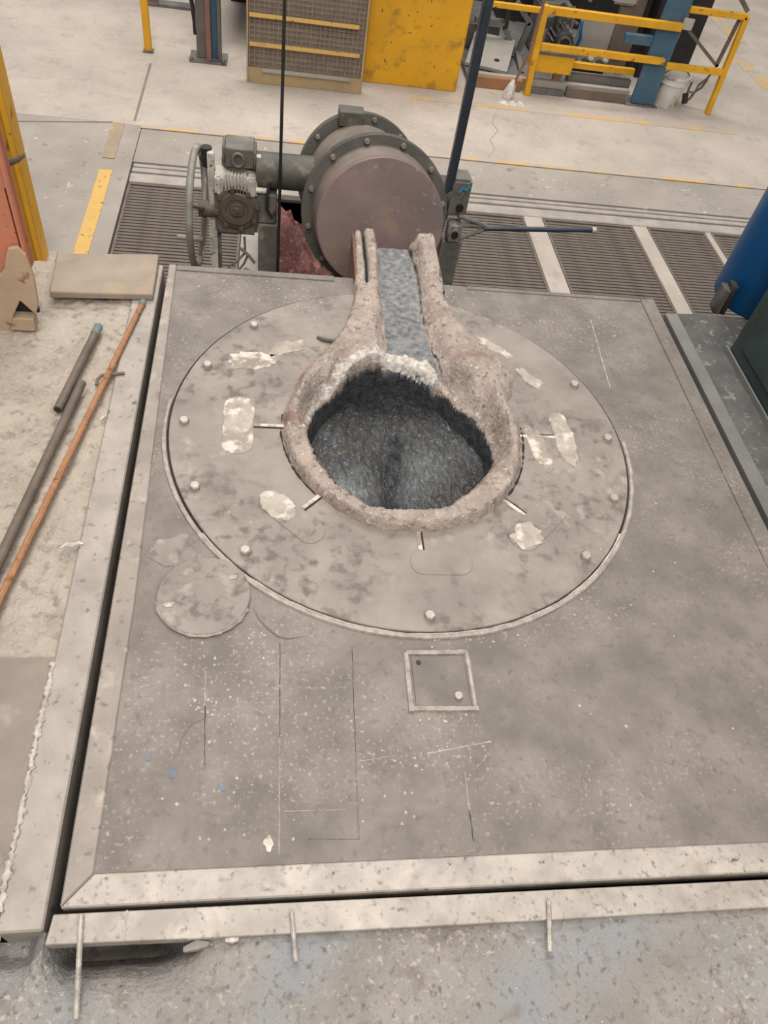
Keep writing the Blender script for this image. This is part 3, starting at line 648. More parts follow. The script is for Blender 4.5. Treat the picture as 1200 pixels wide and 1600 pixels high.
# ================================================================== ladle in front of the spout
LN = Vector((-0.0495, 0.97, -0.239)).normalized(); L0 = Vector((0.837, 2.6, -0.01))
lad = thing('foundry_ladle', (0.80, 3.05, F), 'dark drum ladle with bolted flanges and purple-brown end plate below the spout', 'ladle')
part('barrel', MB().lathe([(0.03, 0.0), (0.03, 0.268), (0.18, 0.285), (0.20, 0.268), (0.72, 0.258), (0.74, 0.0)], L0, LN, 72), M['ladle_shell'], lad)
part('end_plate', MB().lathe([(0, 0), (0, 0.270), (0.006, 0.2755), (0.030, 0.2755), (0.030, 0)], L0, LN, 80), M['end_plate'], lad)
def flange(off, r, th, m):
    f = part('flange', MB().lathe([(off, r - 0.075), (off, r - .004), (off + .004, r), (off + th, r), (off + th, r - 0.075)], L0, LN, 80, True), M[m], lad)
    return f
f1 = flange(0.165, 0.327, 0.035, 'ladle'); f2 = flange(0.735, 0.308, 0.04, 'ladle'); f3 = flange(0.785, 0.300, 0.035, 'ladle')
e1 = (Vector((1, 0, 0)) - LN * LN.x).normalized(); e2 = LN.cross(e1)
def fbolts(f, off, r, n, a0):
    for k in range(n):
        a = a0 + 2 * PI * k / n; c = L0 + LN * off + (e1 * math.cos(a) + e2 * math.sin(a)) * r
        part('bolt', hexbolt(MB(), c, 0.0125, 0.022, -LN), M['ladle_shell'], f, smooth=False)
fbolts(f1, 0.166, 0.303, 12, 0.30); fbolts(f2, 0.736, 0.286, 12, 0.18)
c = L0 + LN * 0.80 - e2 * 0.0 + Vector((-0.06, 0, 0.305))
part('stop_block', MB().box(c.x - 0.06, c.x + 0.06, c.y - 0.03, c.y + 0.05, c.z - 0.05, c.z + 0.02), M['ladle'], lad, 0.004)
part('trunnion', MB().lathe([(0, 0), (0, 0.078), (0.26, 0.078), (0.26, 0)], (0.300, 3.07, -0.052), (1, 0, 0), 40), M['ladle'], lad)
part('trunnion', MB().lathe([(0, 0), (0, 0.07), (0.18, 0.07), (0.18, 0)], (1.03, 3.07, -0.075), (1, 0, 0), 40), M['ladle'], lad)
tb = part('bearing_block', MB().box(1.200, 1.305, 3.01, 3.13, -0.165, 0.015), M['gear'], lad, 0.012, seg=2)
part('paint_mark', MB().tube([(1.245, 3.006, -0.045), (1.262, 3.006, -0.02), (1.275, 3.006, -0.03), (1.292, 3.006, -0.008)], 0.006, 6), M['teal_mark'], tb, label='teal paint scribble')
part('bolt', MB().lathe([(0, 0), (0, .018), (.015, .018), (.015, 0)], (1.265, 3.01, -0.115), (0, -1, 0), 12), M['black'], tb)
# bail: two flat bars, crossbeam and feet
part('bail_arm', MB().bar((0.400, 2.985, 1.86), (0.410, 2.985, -0.60), 0.020, 0.014, (1, 0, 0)), M['black'], lad, 0.002)
part('bail_arm', MB().prism([(1.176, 3.00), (1.218, 3.012), (1.218, 3.045), (1.176, 3.035)], -0.19, 1.86), M['black_blue'], lad, 0.003)
part('bail_crossbeam', MB().box(0.36, 1.26, 2.96, 3.08, 1.86, 1.98), M['black'], lad, 0.01)
part('foot', MB().box(0.310, 0.414, 3.00, 3.09, F, -0.285), M['gear'], lad, 0.006)
part('foot', MB().box(1.215, 1.318, 3.00, 3.09, F, -0.295), M['gear'], lad, 0.006)
part('lug', MB().box(1.228, 1.300, 2.985, 3.05, -0.294, -0.195), M['wheel'], lad, 0.010)
part('bolt', MB().lathe([(0, 0), (0, .017), (.012, .017), (.012, 0)], (1.265, 2.985, -0.245), (0, -1, 0), 14), M['black'], lad)
part('bearing_block', MB().box(0.300, 0.396, 3.005, 3.10, -0.284, -0.135), M['gear'], lad, 0.008)
part('guard_strap', MB().tube([(0.362, 3.0, -0.07), (0.352, 2.985, -0.12), (0.352, 2.985, -0.20), (0.375, 2.985, -0.235), (0.392, 3.0, -0.21)], 0.008, 8), M['black'], lad)
# gearbox
gb = part('gearbox', MB().box(0.108, 0.308, 3.01, 3.17, -0.360, -0.14), M['gear'], lad, 0.015, seg=2)
part('end_cover', MB().lathe([(0, 0), (0, .104), (.018, .104), (.022, .098), (.022, .080), (.030, .076), (.030, .052), (.024, .050), (.024, .032), (.034, .030), (.034, .014), (.040, .012), (.040, 0)], (0.213, 3.012, -0.212), (0, -1, 0), 40), M['gear_brown'], gb)
for k in range(8):
    a = 2 * PI * k / 8 + .2
    part('bolt', MB().lathe([(0, 0), (0, .011), (.014, .011), (.014, 0)], (0.213 + .096 * math.cos(a), 2.992, -0.212 + .096 * math.sin(a)), (0, -1, 0), 8), M['gear_brown'], gb)
part('worm_housing', MB().lathe([(-.095, 0), (-.095, .055), (.095, .055), (.095, 0)], (0.211, 3.06, -0.105), (1, 0, 0), 28), M['gear_pale'], gb)
for x0, x1 in ((0.114, 0.150), (0.262, 0.304)): part('housing_cap', MB().box(x0, x1, 2.985, 3.09, -0.152, -0.062), M['gear_pale'], gb, 0.01, seg=2)
for k in range(7): part('cooling_fin', MB().box(0.160 + .0145 * k, 0.1665 + .0145 * k, 2.99, 3.10, -0.134, -0.052), M['gear_pale'], gb)
part('collar', MB().lathe([(0, 0), (0, .072), (.05, .072), (.05, 0)], (0.213, 3.10, -0.075), (0, 0, 1), 32), M['gear'], gb)
part('top_bracket', MB().box(0.160, 0.290, 3.02, 3.15, -0.03, 0.058).box(0.150, 0.162, 3.01, 3.12, -0.01, 0.068).box(0.288, 0.300, 3.01, 3.12, -0.03, 0.055), M['gear'], gb, 0.005)
part('lifting_eye', MB().tube([(0.220 + .024 * math.cos(a), 3.008, 0.012 + .030 * math.sin(a)) for a in np.linspace(0, 2 * PI, 16, endpoint=False)], .006, 8, True), M['ladle_shell'], gb)
part('stub_pipe', MB().lathe([(0, 0), (0, .014), (.05, .014), (.05, 0)], (0.300, 3.0, -0.115), (1, 0, 0), 14), M['gear_pale'], gb)
part('stub_pipe', MB().lathe([(0, 0), (0, .016), (.03, .016), (.03, 0)], (0.290, 3.05, 0.01), (1, 0, 0), 14), M['gear_pale'], gb)
part('mounting_plate', MB().prism([(0.082, 3.03), (0.112, 3.03), (0.112, 3.06), (0.082, 3.06)], -0.30, 0.022), M['gear_pale'], lad, 0.004)
part('leg', MB().bar((0.098, 3.045, -0.29), (0.088, 3.045, F), 0.036, 0.03), M['gear_pale'], lad, 0.003)
part('leg', MB().bar((0.118, 3.09, -0.30), (0.118, 3.09, F), 0.02, 0.03), M['gear'], lad, 0.003)
part('worm_coupling', MB().lathe([(0, 0), (0, .026), (.03, .026), (.03, .034), (.05, .034), (.05, .024), (.085, .024), (.085, 0)], (0.078, 3.07, -0.055), (0, 0, 1), 24), M['black'], lad)
# handwheel, seen nearly edge-on
HW = Vector((0.026, 3.05, -0.255)); ha = 0.055
hx = Vector((math.sin(ha), math.cos(ha), 0)); hz = Vector((0, 0, 1)); hn = Vector((math.cos(ha), -math.sin(ha), 0))
wh = part('handwheel', MB().tube([HW + hx * (0.262 * math.cos(a)) + hz * (0.262 * math.sin(a)) for a in np.linspace(0, 2 * PI, 48, endpoint=False)], 0.0165, 12, True), M['wheel'], lad)
for k in range(3):
    a = 0.5 + 2 * PI * k / 3; q = hx * math.cos(a) + hz * math.sin(a)
    part('spoke', MB().tube([HW + hn * 0.03 + q * 0.03, HW + hn * 0.02 + q * 0.15, HW + q * 0.25], 0.011, 8), M['wheel'], wh)
part('hub', MB().lathe([(-.012, 0), (-.012, .038), (.085, .034), (.085, 0)], HW + hn * 0.02, hn, 24), M['gear_brown'], wh)
part('crank_handle', MB().tube([HW + Vector((-0.098, -0.05, -0.130)), HW + Vector((-0.06, -0.05, -0.132)), HW + Vector((0.02, -0.05, -0.136))], 0.014, 12), M['wheel'], wh)
# loose wires under the gearbox
part('cable', MB().tube([(0.245, 3.02, -0.37), (0.248, 3.01, -0.45), (0.205, 3.0, -0.50), (0.165, 3.0, -0.53), (0.195, 3.0, -0.575), (0.24, 3.0, -0.51), (0.26, 3.0, -0.46)], 0.006, 7), M['wire'], lad)
part('cable', MB().tube([(0.225, 3.0, -0.42), (0.265, 2.99, -0.45), (0.295, 2.99, -0.49)], 0.008, 7), M['ladle_shell'], lad)
part('spray_nozzle', MB().lathe([(0, 0), (0, .014), (.05, .016), (.055, .009), (.12, .006), (.12, 0)], (0.245, 2.98, -0.525), (0.75, 0, -0.55), 14), M['wheel'], lad)
# tilting bar on a three-legged bracket
tl = part('tilting_bar', MB().tube([(1.405, 3.0, -0.209), (1.70, 3.0, -0.188), (1.965, 3.0, -0.168)], 0.0125, 12), M['black_blue'], lad, label='blue-black bar')
part('bar_end', MB().lathe([(0, 0), (0, .0135), (.02, .0135), (.02, 0)], (1.955, 3.0, -0.169), (1, 0, 0.07), 12), M['gear_pale'], tl)
for a in ((1.265, 3.0, -0.155), (1.265, 3.0, -0.205), (1.292, 3.0, -0.275)): part('bracket_arm', MB().tube([a, (1.41, 3.0, -0.193 - (0.02 if a[2] < -.25 else 0))], 0.0115, 8), M['gear'], tl)

# ================================================================== things on the left platform
o = solo('steel_plate', MB().prism([(-0.390, 2.165), (-0.036, 2.205), (-0.031, 1.955), (-0.372, 1.930)], 0.006, 0.032), M['beige_plate'], (-0.2, 2.06, 0.006), 'beige dusty steel plate lying across the rear left corner of the platform', 'plate', 0.004)
def along(a, b, n): a = Vector(a); b = Vector(b); return [a + (b - a) * i / (n - 1) for i in range(n)]
t = thing('pipe', (-0.22, 1.58, 0), 'short brown pipe with grey-blue tip, nearest the beige plate', 'pipe')
part('tube', MB().tube(along((-0.246, 1.372, 0.017), (-0.193, 1.745, 0.017), 8), 0.0135, 12, jitter=.02), M['pipe'], t)
part('tip', MB().tube([(-0.195, 1.735, .017), (-0.189, 1.775, .017), (-0.187, 1.788, .017)], [.0145, .0145, .007], 12), M['bar_tip'], t, label='grey-blue tip')
part('bore', MB().lathe([(0, 0), (0, .010), (.001, .010), (.001, 0)], (-0.2462, 1.3708, .017), (-0.14, -0.99, 0), 12), M['black'], t)
solo('pipe', MB().tube(along((-0.196, 1.495, 0.018), (-0.40, -0.05, 0.018), 16), 0.0135, 12, jitter=.02), M['pipe'], (-0.3, 0.7, 0), 'long grey-brown pipe running off the left edge beside the rusty bar', 'pipe')
t = thing('reinforcing_bar', (-0.16, 1.3, 0), 'long rusty orange bar lying across the left edge beam', 'bar')
k = 170; pts = along((-0.0655, 1.915, 0.0155), (-0.42, -0.30, 0.0155), k)
part('rod', MB().tube(pts, [0.0105 if i % 2 else 0.0088 for i in range(k)], 9), M['rust_bar'], t)
part('tip', MB().tube([(-0.0665, 1.909, .0155), (-0.0625, 1.932, .0155), (-0.0612, 1.941, .0155)], [.0118, .0112, .005], 10), M['bar_tip'], t, label='blue-grey tip')
solo('bent_wire', MB().tube([(-0.158, 1.508, -0.001), (-0.157, 1.528, .004), (-0.146, 1.543, .010), (-0.12, 1.549, .011), (-0.078, 1.561, .009)], 0.005, 8), M['pipe'], (-0.12, 1.54, 0), 'small bent wire crossing under the rusty bar on the edge beam', 'wire')
def lump(name, pts, rs, m, loc, lab):
    solo(name, MB().tube(pts, rs, 8, jitter=.3), m, loc, lab, 'scrap')
lump('metal_splash', [(-0.150, 0.868, .004), (-0.135, 0.876, .009), (-0.118, 0.873, .010), (-0.104, 0.882, .009), (-0.094, 0.880, .007)], [.003, .006, .008, .006, .002], M['splash'], (-0.12, .875, 0), 'shiny silver metal splash on the left edge beam')
lump('metal_splash', [(-0.122, 1.348, .004), (-0.115, 1.356, .008), (-0.108, 1.366, .006)], [.003, .007, .002], M['splash'], (-0.115, 1.356, 0), 'tiny pale metal splash beside the middle of the rusty bar')
# rebar stubs lying over the front beam
def rib(a, b, r, lab):
    a = Vector(a); b = Vector(b); n = max(10, int((b - a).length / 0.0045)); pts = [a + (b - a) * i / n for i in range(n + 1)]
    solo('rebar_stub', MB().tube(pts, [r * (1.0 if i % 2 else 0.86) for i in range(n + 1)], 9), M['rebar'], tuple((a + b) / 2), lab, 'rebar')
rib((0.0475, -0.012, 0.010), (0.066, -0.183, 0.006), 0.0058, 'longest rebar stub, at the left end of the front beam')
rib((0.4535, -0.028, 0.009), (0.462, -0.116, 0.005), 0.0054, 'short rebar stub in the middle of the three on the front beam')
rib((0.9945, -0.035, 0.009), (0.977, -0.128, 0.005), 0.0056, 'short rebar stub, rightmost of the three on the front beam')
lump('slag_lump', [(0.325, -0.068, -.012), (0.338, -0.066, -.008), (0.350, -0.068, -.010)], [.004, .008, .003], M['plaster'], (.338, -.066, -.01), 'small white lump under the front beam edge')
lump('slag_lump', [(0.245, -0.078, -.022), (0.270, -0.074, -.016), (0.300, -0.072, -.02)], [.006, .011, .005], M['front_concrete'], (.27, -.074, -.02), 'grey broken lump below the front beam near the long rebar stub')

# orange bin on the platform at the left edge
ob = thing('scrap_bin', (-0.62, 1.8, 0), 'faded orange steel bin with dusty lower chute at the left edge', 'bin')
def vplate(poly, y0, y1):
    n = len(poly)
    return MB().add([(x, y0, z) for x, z in poly] + [(x, y1, z) for x, z in poly], [tuple(range(n)), tuple(range(2 * n - 1, n - 1, -1))] + [(i, (i + 1) % n, n + (i + 1) % n, n + i) for i in range(n)])
part('corner_post', MB().prism([(-0.366, 1.758), (-0.350, 1.764), (-0.348, 1.790), (-0.366, 1.790)], 0.24, 1.5), M['orange'], ob, 0.002)
part('front_panel', MB().box(-1.1, -0.3745, 1.772, 1.786, 0.20, 1.5), M['orange'], ob)
part('panel_gap', MB().box(-0.3745, -0.366, 1.780, 1.786, 0.20, 1.5), M['rim_dark'], ob)
part('panel_filler', MB().box(-0.3745, -0.366, 1.770, 1.779, 0.49, 1.5), M['orange'], ob)
part('chute', vplate([(-0.374, 0.315), (-0.356, 0.290), (-0.3485, 0.214), (-0.357, 0.107), (-0.372, 0.072), (-0.409, 0.122), (-0.444, 0.060), (-0.470, 0.0), (-1.0, 0.0), (-1.0, 0.21), (-0.448, 0.213), (-0.430, 0.232), (-0.418, 0.270), (-0.402, 0.308)], 1.750, 1.764), M['bin_dust'], ob, 0.002, False)
part('fork_pocket', MB().box(-0.466, -0.386, 1.752, 1.80, 0.0, 0.050), M['bin_dust'], ob, 0.003)
part('pocket_back', MB().box(-0.466, -0.372, 1.790, 1.80, 0.050, 0.20), M['black'], ob)
solo('hook', MB().tube([(-0.40, 1.86, 0.515), (-0.375, 1.86, 0.52), (-0.35, 1.86, 0.53), (-0.325, 1.86, 0.548)], [.010, .011, .009, .005], 10), M['pipe'], (-0.37, 1.86, 0.515), 'curved brown hook sticking out of the orange bin side', 'hook')
# yellow post on the hall floor behind the bin
yp = thing('steel_post', (-1.09, 3.9, F), 'tall mustard yellow steel post behind the orange bin', 'post')
part('web', MB().box(-1.16, -1.03, 3.88, 3.90, F, 2.2), M['mustard'], yp, label='darker mustard face')  # web in a darker mustard than the flange
part('flange', MB().box(-1.03, -0.996, 3.84, 3.98, F, 2.2), M['yellow'], yp, 0.003)
part('base_plate', MB().box(-1.24, -0.95, 3.78, 4.02, F, F + 0.015), M['rail'], yp)

# ================================================================== right side
tk = thing('blue_tank', (2.42, 2.22, 0), 'tall blue round tank at the rear right corner of the platform', 'tank')
part('shell', MB().lathe([(0.0, 0), (0.0, 0.165), (0.01, 0.17), (2.0, 0.17), (2.0, 0)], (2.415, 2.235, 0.006), (0, 0, 1), 56), M['blue_cyl'], tk)
part('bracket', MB().prism([(2.188, 2.125), (2.212, 2.11), (2.220, 2.17), (2.195, 2.18)], 0.0, 0.115), M['ladle'], tk, 0.004)
part('bracket', MB().prism([(2.214, 2.12), (2.238, 2.11), (2.240, 2.16), (2.221, 2.17)], 0.0, 0.135), M['machine_dark'], tk, 0.004)
gc = thing('control_cabinet', (2.6, 1.3, 0), 'dark green steel cabinet at the right edge beside the furnace', 'cabinet')
part('body', MB().box(2.172, 3.0, 0.5, 1.885, 0.0, 1.25), M['green_cab'], gc, 0.004)
part('door', MB().box(2.166, 2.172, 0.55, 1.82, 0.06, 1.2), M['green_cab'], gc, 0.002)

# ================================================================== back of the hall
# yellow railing in front of the machine
rl = thing('guard_railing', (3.3, 7.25, F), 'yellow guard railing in front of the machine, left of the blue column', 'railing')
part('post', MB().bar((2.775, 7.25, F), (2.738, 7.25, -0.44), 0.06, 0.06, (0, 1, 0)), M['yellow'], rl, 0.004)
part('top_rail', MB().box(2.735, 4.06, 7.225, 7.275, -0.51, -0.445), M['yellow'], rl, 0.004)
part('top_rail', MB().box(2.20, 2.735, 7.23, 7.27, -0.51, -0.465), M['yellow'], rl, 0.004)
part('mid_rail', MB().box(2.79, 4.02, 7.225, 7.275, -0.80, -0.745), M['yellow'], rl, 0.004)
part('bracket', MB().box(4.06, 4.16, 7.235, 7.265, -0.49, -0.40), M['rail'], rl, 0.003)
rr = thing('guard_railing', (4.4, 7.28, F), 'yellow guard railing with a slanted free corner, right of the blue column', 'railing')
part('post', MB().bar((4.69, 7.28, F), (4.655, 7.28, -0.33), 0.05, 0.05, (0, 1, 0)), M['yellow'], rr, 0.004)
part('post', MB().bar((4.07, 7.30, -0.84), (4.10, 7.30, -0.33), 0.02, 0.02, (0, 1, 0)), M['rust_bar'], rr)
part('top_rail', MB().box(4.09, 4.655, 7.255, 7.30, -0.36, -0.31), M['yellow'], rr, 0.004)
part('mid_rail', MB().box(4.07, 4.655, 7.255, 7.30, -0.84, -0.785), M['yellow'], rr, 0.004)
part('brace', MB().bar((4.12, 7.32, -0.48), (4.60, 7.32, -0.78), 0.028, 0.028), M['pipe'], rr)
part('brace', MB().bar((4.62, 7.32, -0.36), (4.59, 7.32, -0.78), 0.028, 0.028), M['pipe'], rr)
part('brace', MB().bar((4.25, 7.34, 0.02), (4.66, 7.32, -0.30), 0.035, 0.035), M['pipe'], rr)
# blue column
bc = thing('steel_column', (3.98, 7.3, F), 'broad blue painted column between the two yellow railings', 'column')
part('shaft', MB().prism([(3.86, 7.29), (3.95, 7.285), (3.95, 7.32), (3.86, 7.32)], F + .02, 2.0), M['blue_col'], bc)
part('shaft', MB().box(3.95, 4.03, 7.285, 7.42, F + .02, 2.0), M['blue_col'], bc)
part('flange', MB().box(4.03, 4.09, 7.285, 7.45, F + .02, 2.0), M['blue_col'], bc)
part('stub_beam', MB().box(3.59, 3.86, 7.30, 7.36, -0.68, -0.60), M['blue_col'], bc, 0.004)
part('base_plate', MB().box(3.80, 4.14, 7.26, 7.5, F, F + .012), M['machine_grey'], bc)
solo('black_cabinet', MB().box(4.12, 4.66, 8.0, 8.30, F, 0.9), M['black'], (4.40, 8.15, F), 'tall black cabinet standing behind the blue column', 'cabinet', 0.005)
# bucket and tongs
bk = thing('bucket', (4.27, 7.42, F), 'white plaster-splashed bucket at the foot of the blue column', 'bucket')
part('wall', MB().lathe([(0.0, 0), (0.0, .115), (.26, .145), (.265, .155), (.285, .155), (.285, .140), (.05, .108), (.05, 0)], (4.27, 7.42, F), (0, 0, 1), 36), M['bucket'], bk)
part('rim_band', MB().lathe([(.20, .137), (.205, .148), (.22, .150), (.225, .140)], (4.27, 7.42, F), (0, 0, 1), 36), M['bucket'], bk)
part('handle', MB().tube([(4.27 - .15 * math.cos(a), 7.40 - .02, F + .24 + .10 * math.sin(a)) for a in np.linspace(0, PI, 12)], 0.006, 7), M['wire'], bk)
tg = thing('tongs', (4.52, 7.42, F), 'rusty lifting tongs leaning between the bucket and the railing post', 'tongs')
part('grip', MB().tube([(4.63, 7.40, -0.82), (4.60, 7.40, -0.92), (4.54, 7.40, -0.99), (4.53, 7.40, -1.06), (4.58, 7.40, -1.01), (4.605, 7.40, -0.93)], 0.012, 8), M['pipe'], tg)
part('grip', MB().tube([(4.53, 7.40, -1.05), (4.51, 7.40, -1.12), (4.47, 7.40, -1.16)], 0.014, 8), M['pipe'], tg)
part('jaw', MB().bar((4.47, 7.40, -1.17), (4.445, 7.40, -1.08), 0.05, 0.03), M['machine_dark'], tg)
part('jaw', MB().tube([(4.53, 7.40, -1.06), (4.455, 7.40, -1.06), (4.46, 7.40, -0.97)], 0.012, 8), M['wire'], tg)
# dipping rod leaning on the railing
dr = thing('dipping_rod', (2.57, 7.1, F), 'thin rusty rod with a white plaster clotted foot leaning on the railing', 'rod')
part('rod', MB().tube([(2.575, 7.13, F + .05), (2.68, 7.17, -0.80), (2.70, 7.20, -0.45), (2.68, 7.21, -0.1)], 0.013, 8), M['post_red'], dr)
part('foot', MB().tube([(2.56, 7.12, F + .0), (2.565, 7.12, F + .05), (2.575, 7.13, F + .11), (2.585, 7.135, F + .16)], [.045, .05, .04, .014], 9, jitter=.2), M['plaster'], dr, label='white plaster clot')
mb = MB()
for i in range(26):
    x, y, s = random.gauss(2.56, .10), random.gauss(6.99, .03), random.uniform(.008, .03)
    mb.lathe([(0, s), (s * .4, s * .5), (s * .45, 0)], (x, y, F), (0, 0, 1), 6)
o = solo('plaster_spill', mb, M['plaster'], (2.56, 7.02, F), 'white plaster crumbs spilt on the floor round the rod foot', 'plaster'); o['kind'] = 'stuff'
# yellow box with grey lid on a bracket
yb = thing('junction_box', (2.96, 7.30, -1.0), 'small yellow box with grey lid mounted behind the left railing post', 'box')
part('body', MB().box(2.77, 3.17, 7.29, 7.47, -1.005, -0.85), M['yellow_worn'], yb, 0.005)
part('lid', MB().box(2.755, 3.185, 7.28, 7.49, -0.849, -0.825), M['machine_grey'], yb, 0.004)
part('leg', MB().box(3.05, 3.13, 7.41, 7.46, F + 0.055, -1.006), M['kick'], yb)
part('leg', MB().box(2.80, 2.86, 7.41, 7.46, F + 0.055, -1.006), M['kick'], yb)
# machine behind the railing
mc = thing('casting_machine', (3.0, 8.2, F), 'grey and dark casting machine behind the yellow railing', 'machine')
part('skid', MB().box(2.2, 3.84, 7.40, 9.2, F, F + 0.055), M['machine_grey'], mc)
part('skid_rail', MB().box(2.20, 2.72, 7.285, 7.34, F, F + 0.10), M['rust_tray'], mc, 0.004)
part('skid_rail', MB().box(2.20, 3.84, 7.342, 7.40, F, F + 0.105), M['pale_panel'], mc, 0.003)
part('kick_step', MB().box(2.815, 3.16, 7.285, 7.341, F, F + 0.05), M['machine_grey'], mc, 0.004)
part('kick_step', MB().box(3.18, 3.80, 7.285, 7.341, F, F + 0.09), M['machine_brown'], mc, 0.004)
part('low_rail', MB().box(3.20, 3.85, 7.42, 7.47, -0.985, -0.93), M['yellow'], mc, 0.004)
part('low_beam', MB().box(3.20, 3.85, 7.42, 7.50, -1.13, -1.03), M['machine_grey'], mc, 0.004)
part('back_body', MB().box(2.15, 4.3, 9.05, 9.6, F, 1.2), M['machine_dark'], mc)
part('table_tube', MB().bar((2.30, 8.0, -0.85), (2.60, 8.0, -0.85), 0.05, 0.05), M['machine_grey'], mc)
part('table_tube', MB().bar((2.68, 8.0, -0.66), (2.86, 8.0, -0.83), 0.05, 0.05), M['machine_grey'], mc)
part('table_tube', MB().bar((2.86, 8.0, -0.82), (2.80, 8.0, -1.12), 0.05, 0.05), M['machine_grey'], mc)
part('table_tube', MB().bar((2.62, 8.0, -0.90), (2.79, 8.0, -1.12), 0.05, 0.05), M['machine_grey'], mc)
part('table_tube', MB().bar((2.60, 8.0, -0.55), (2.62, 8.0, -0.90), 0.045, 0.045), M['machine_dark'], mc)
part('table_leg', MB().bar((2.80, 8.0, -1.1), (2.78, 7.6, F + 0.05), 0.05, 0.05), M['machine_grey'], mc)
part('tank', MB().box(2.25, 2.60, 8.1, 8.8, F + .055, -0.92), M['machine_grey'], mc, 0.01)
part('sloping_tray', MB().bar((2.40, 7.55, F + .08), (2.55, 8.05, F + .20), 0.42, 0.03), M['pale_panel'], mc)
for i, (x, y, s) in enumerate(((2.46, 7.72, .03), (2.52, 7.66, .035), (2.60, 7.75, .02))):
    part('slag_lump', MB().lathe([(0, s), (s * .6, s * .8), (s * .8, 0)], (x, y, F + .11), (0, 0, 1), 7), M['machine_dark'], mc)
mt = part('motor', MB().lathe([(-.11, 0), (-.11, .085), (-.08, .10), (.16, .10), (.18, .08), (.18, 0)], (3.21, 7.95, -0.92), (0, 1, 0), 32), M['machine_dark'], mc)
for k in range(14):
    a = 2 * PI * k / 14; q = Vector((math.cos(a), 0, math.sin(a)))
    part('cooling_fin', MB().bar(Vector((3.21, 7.88, -0.92)) + q * 0.105, Vector((3.21, 8.10, -0.92)) + q * 0.105, 0.008, 0.03, q), M['machine_grey'], mt)
part('fan_cover', MB().lathe([(0, .05), (0, .075), (.012, .075), (.012, .05)], (3.21, 7.83, -0.92), (0, 1, 0), 28, True), M['machine_grey'], mt)
part('motor_base', MB().box(3.06, 3.36, 7.86, 8.14, F + .055, -1.02), M['machine_grey'], mc)
part('gear_case', MB().box(2.98, 3.34, 8.2, 8.5, F + .055, -0.70), M['machine_grey'], mc, 0.02, seg=2)
for i, (a, b) in enumerate((((2.98, 8.05, -0.78), (3.32, 8.05, -0.72)), ((3.0, 8.06, -0.70), (3.36, 8.06, -0.80)), ((3.10, 8.02, -0.66), (3.12, 8.02, -0.82)), ((3.26, 8.02, -0.64), (3.30, 8.02, -0.86)), ((3.04, 8.0, -0.86), (3.02, 8.0, -1.08)))):
    part('pipe', MB().tube([a, ((a[0] + b[0]) / 2, a[1] - .03, (a[2] + b[2]) / 2 + .02), b], 0.018, 8), M[('machine_grey', 'wire', 'green_cab')[i % 3]], mc)
part('valve', MB().lathe([(0, 0), (0, .03), (.05, .03), (.05, .045), (.07, .045), (.07, 0)], (3.12, 7.98, -0.68), (0.2, -.6, .5), 16), M['machine_dark'], mc)
part('hose', MB().tube([(3.345, 7.9, -0.72), (3.352, 7.88, -0.80), (3.37, 7.88, -0.87), (3.36, 7.9, -0.95)], 0.016, 10), M['blue_cyl'], mc, label='bright blue hose')
part('side_panel', MB().prism([(3.38, 8.02), (3.74, 8.02), (3.74, 8.05), (3.38, 8.05)], -1.14, -0.73), M['pale_panel'], mc, 0.003)
part('upright', MB().prism([(3.74, 8.0), (3.98, 8.0), (3.98, 8.06), (3.74, 8.06)], F + .055, 0.6), M['machine_brown'], mc, 0.004)
part('upright', MB().box(3.985, 4.08, 8.1, 8.2, F, 0.6), M['machine_dark'], mc, 0.004)
part('top_panel', MB().box(2.82, 3.12, 8.3, 8.36, -0.64, 0.1), M['pale_panel'], mc, 0.003)
part('top_panel', MB().box(3.14, 3.40, 8.4, 8.46, -0.62, 0.3), M['machine_brown'], mc, 0.003)
part('strut', MB().bar((3.36, 7.9, -0.55), (3.45, 7.9, -0.1), 0.03, 0.03), M['wire'], mc)
part('valve_block', MB().box(3.30, 3.62, 7.62, 7.74, F + .055, -1.0), M['machine_dark'], mc, 0.01)
for i in range(6):
    part('fitting', MB().lathe([(0, 0), (0, .028), (.05, .03), (.06, .018), (.06, 0)], (3.34 + .05 * i, 7.64, -1.02 + .025 * (i % 3)), (random.uniform(-.3, .3), -.8, .6), 10), M[('machine_grey', 'machine_dark', 'pale_panel')[i % 3]], mc)
part('valve_block', MB().box(3.62, 3.86, 7.95, 8.0, -0.56, -0.48), M['pale_panel'], mc, 0.02, seg=2)

# wire mesh guard
mg = thing('mesh_guard', (0.62, 6.85, F), 'dusty wire mesh guard panel with three horizontal bars', 'guard')
part('backing', MB().box(0.132, 1.115, 6.875, 6.885, F + .10, 0.1), M['mesh_back'], mg)
mb = MB()
for i in range(25): x = 0.145 + i * 0.0395; mb.box(x - .003, x + .003, 6.845, 6.853, F + .13, 0.1)
for i in range(32): z = F + .135 + i * 0.0385; mb.box(0.135, 1.11, 6.853, 6.861, z - .003, z + .003)
part('wire_mesh', mb, M['mesh'], mg, smooth=False, kind='stuff')
part('kick_plate', MB().box(0.132, 1.122, 6.835, 6.873, F, F + .125), M['kick'], mg, 0.003)
for z, x0, x1, m in ((-0.665, .14, 1.06, 'yellow_line'), (-0.885, .14, 1.085, 'yellow_line'), (-1.085, .25, 1.03, 'pale_panel')): part('bar', MB().box(x0, x1, 6.815, 6.844, z - .014, z + .014), M[m], mg, 0.003)
part('side_frame', MB().box(1.116, 1.135, 6.84, 6.90, F, 0.1), M['kick'], mg); part('side_frame', MB().box(0.118, 0.131, 6.84, 6.90, F, 0.1), M['kick'], mg)
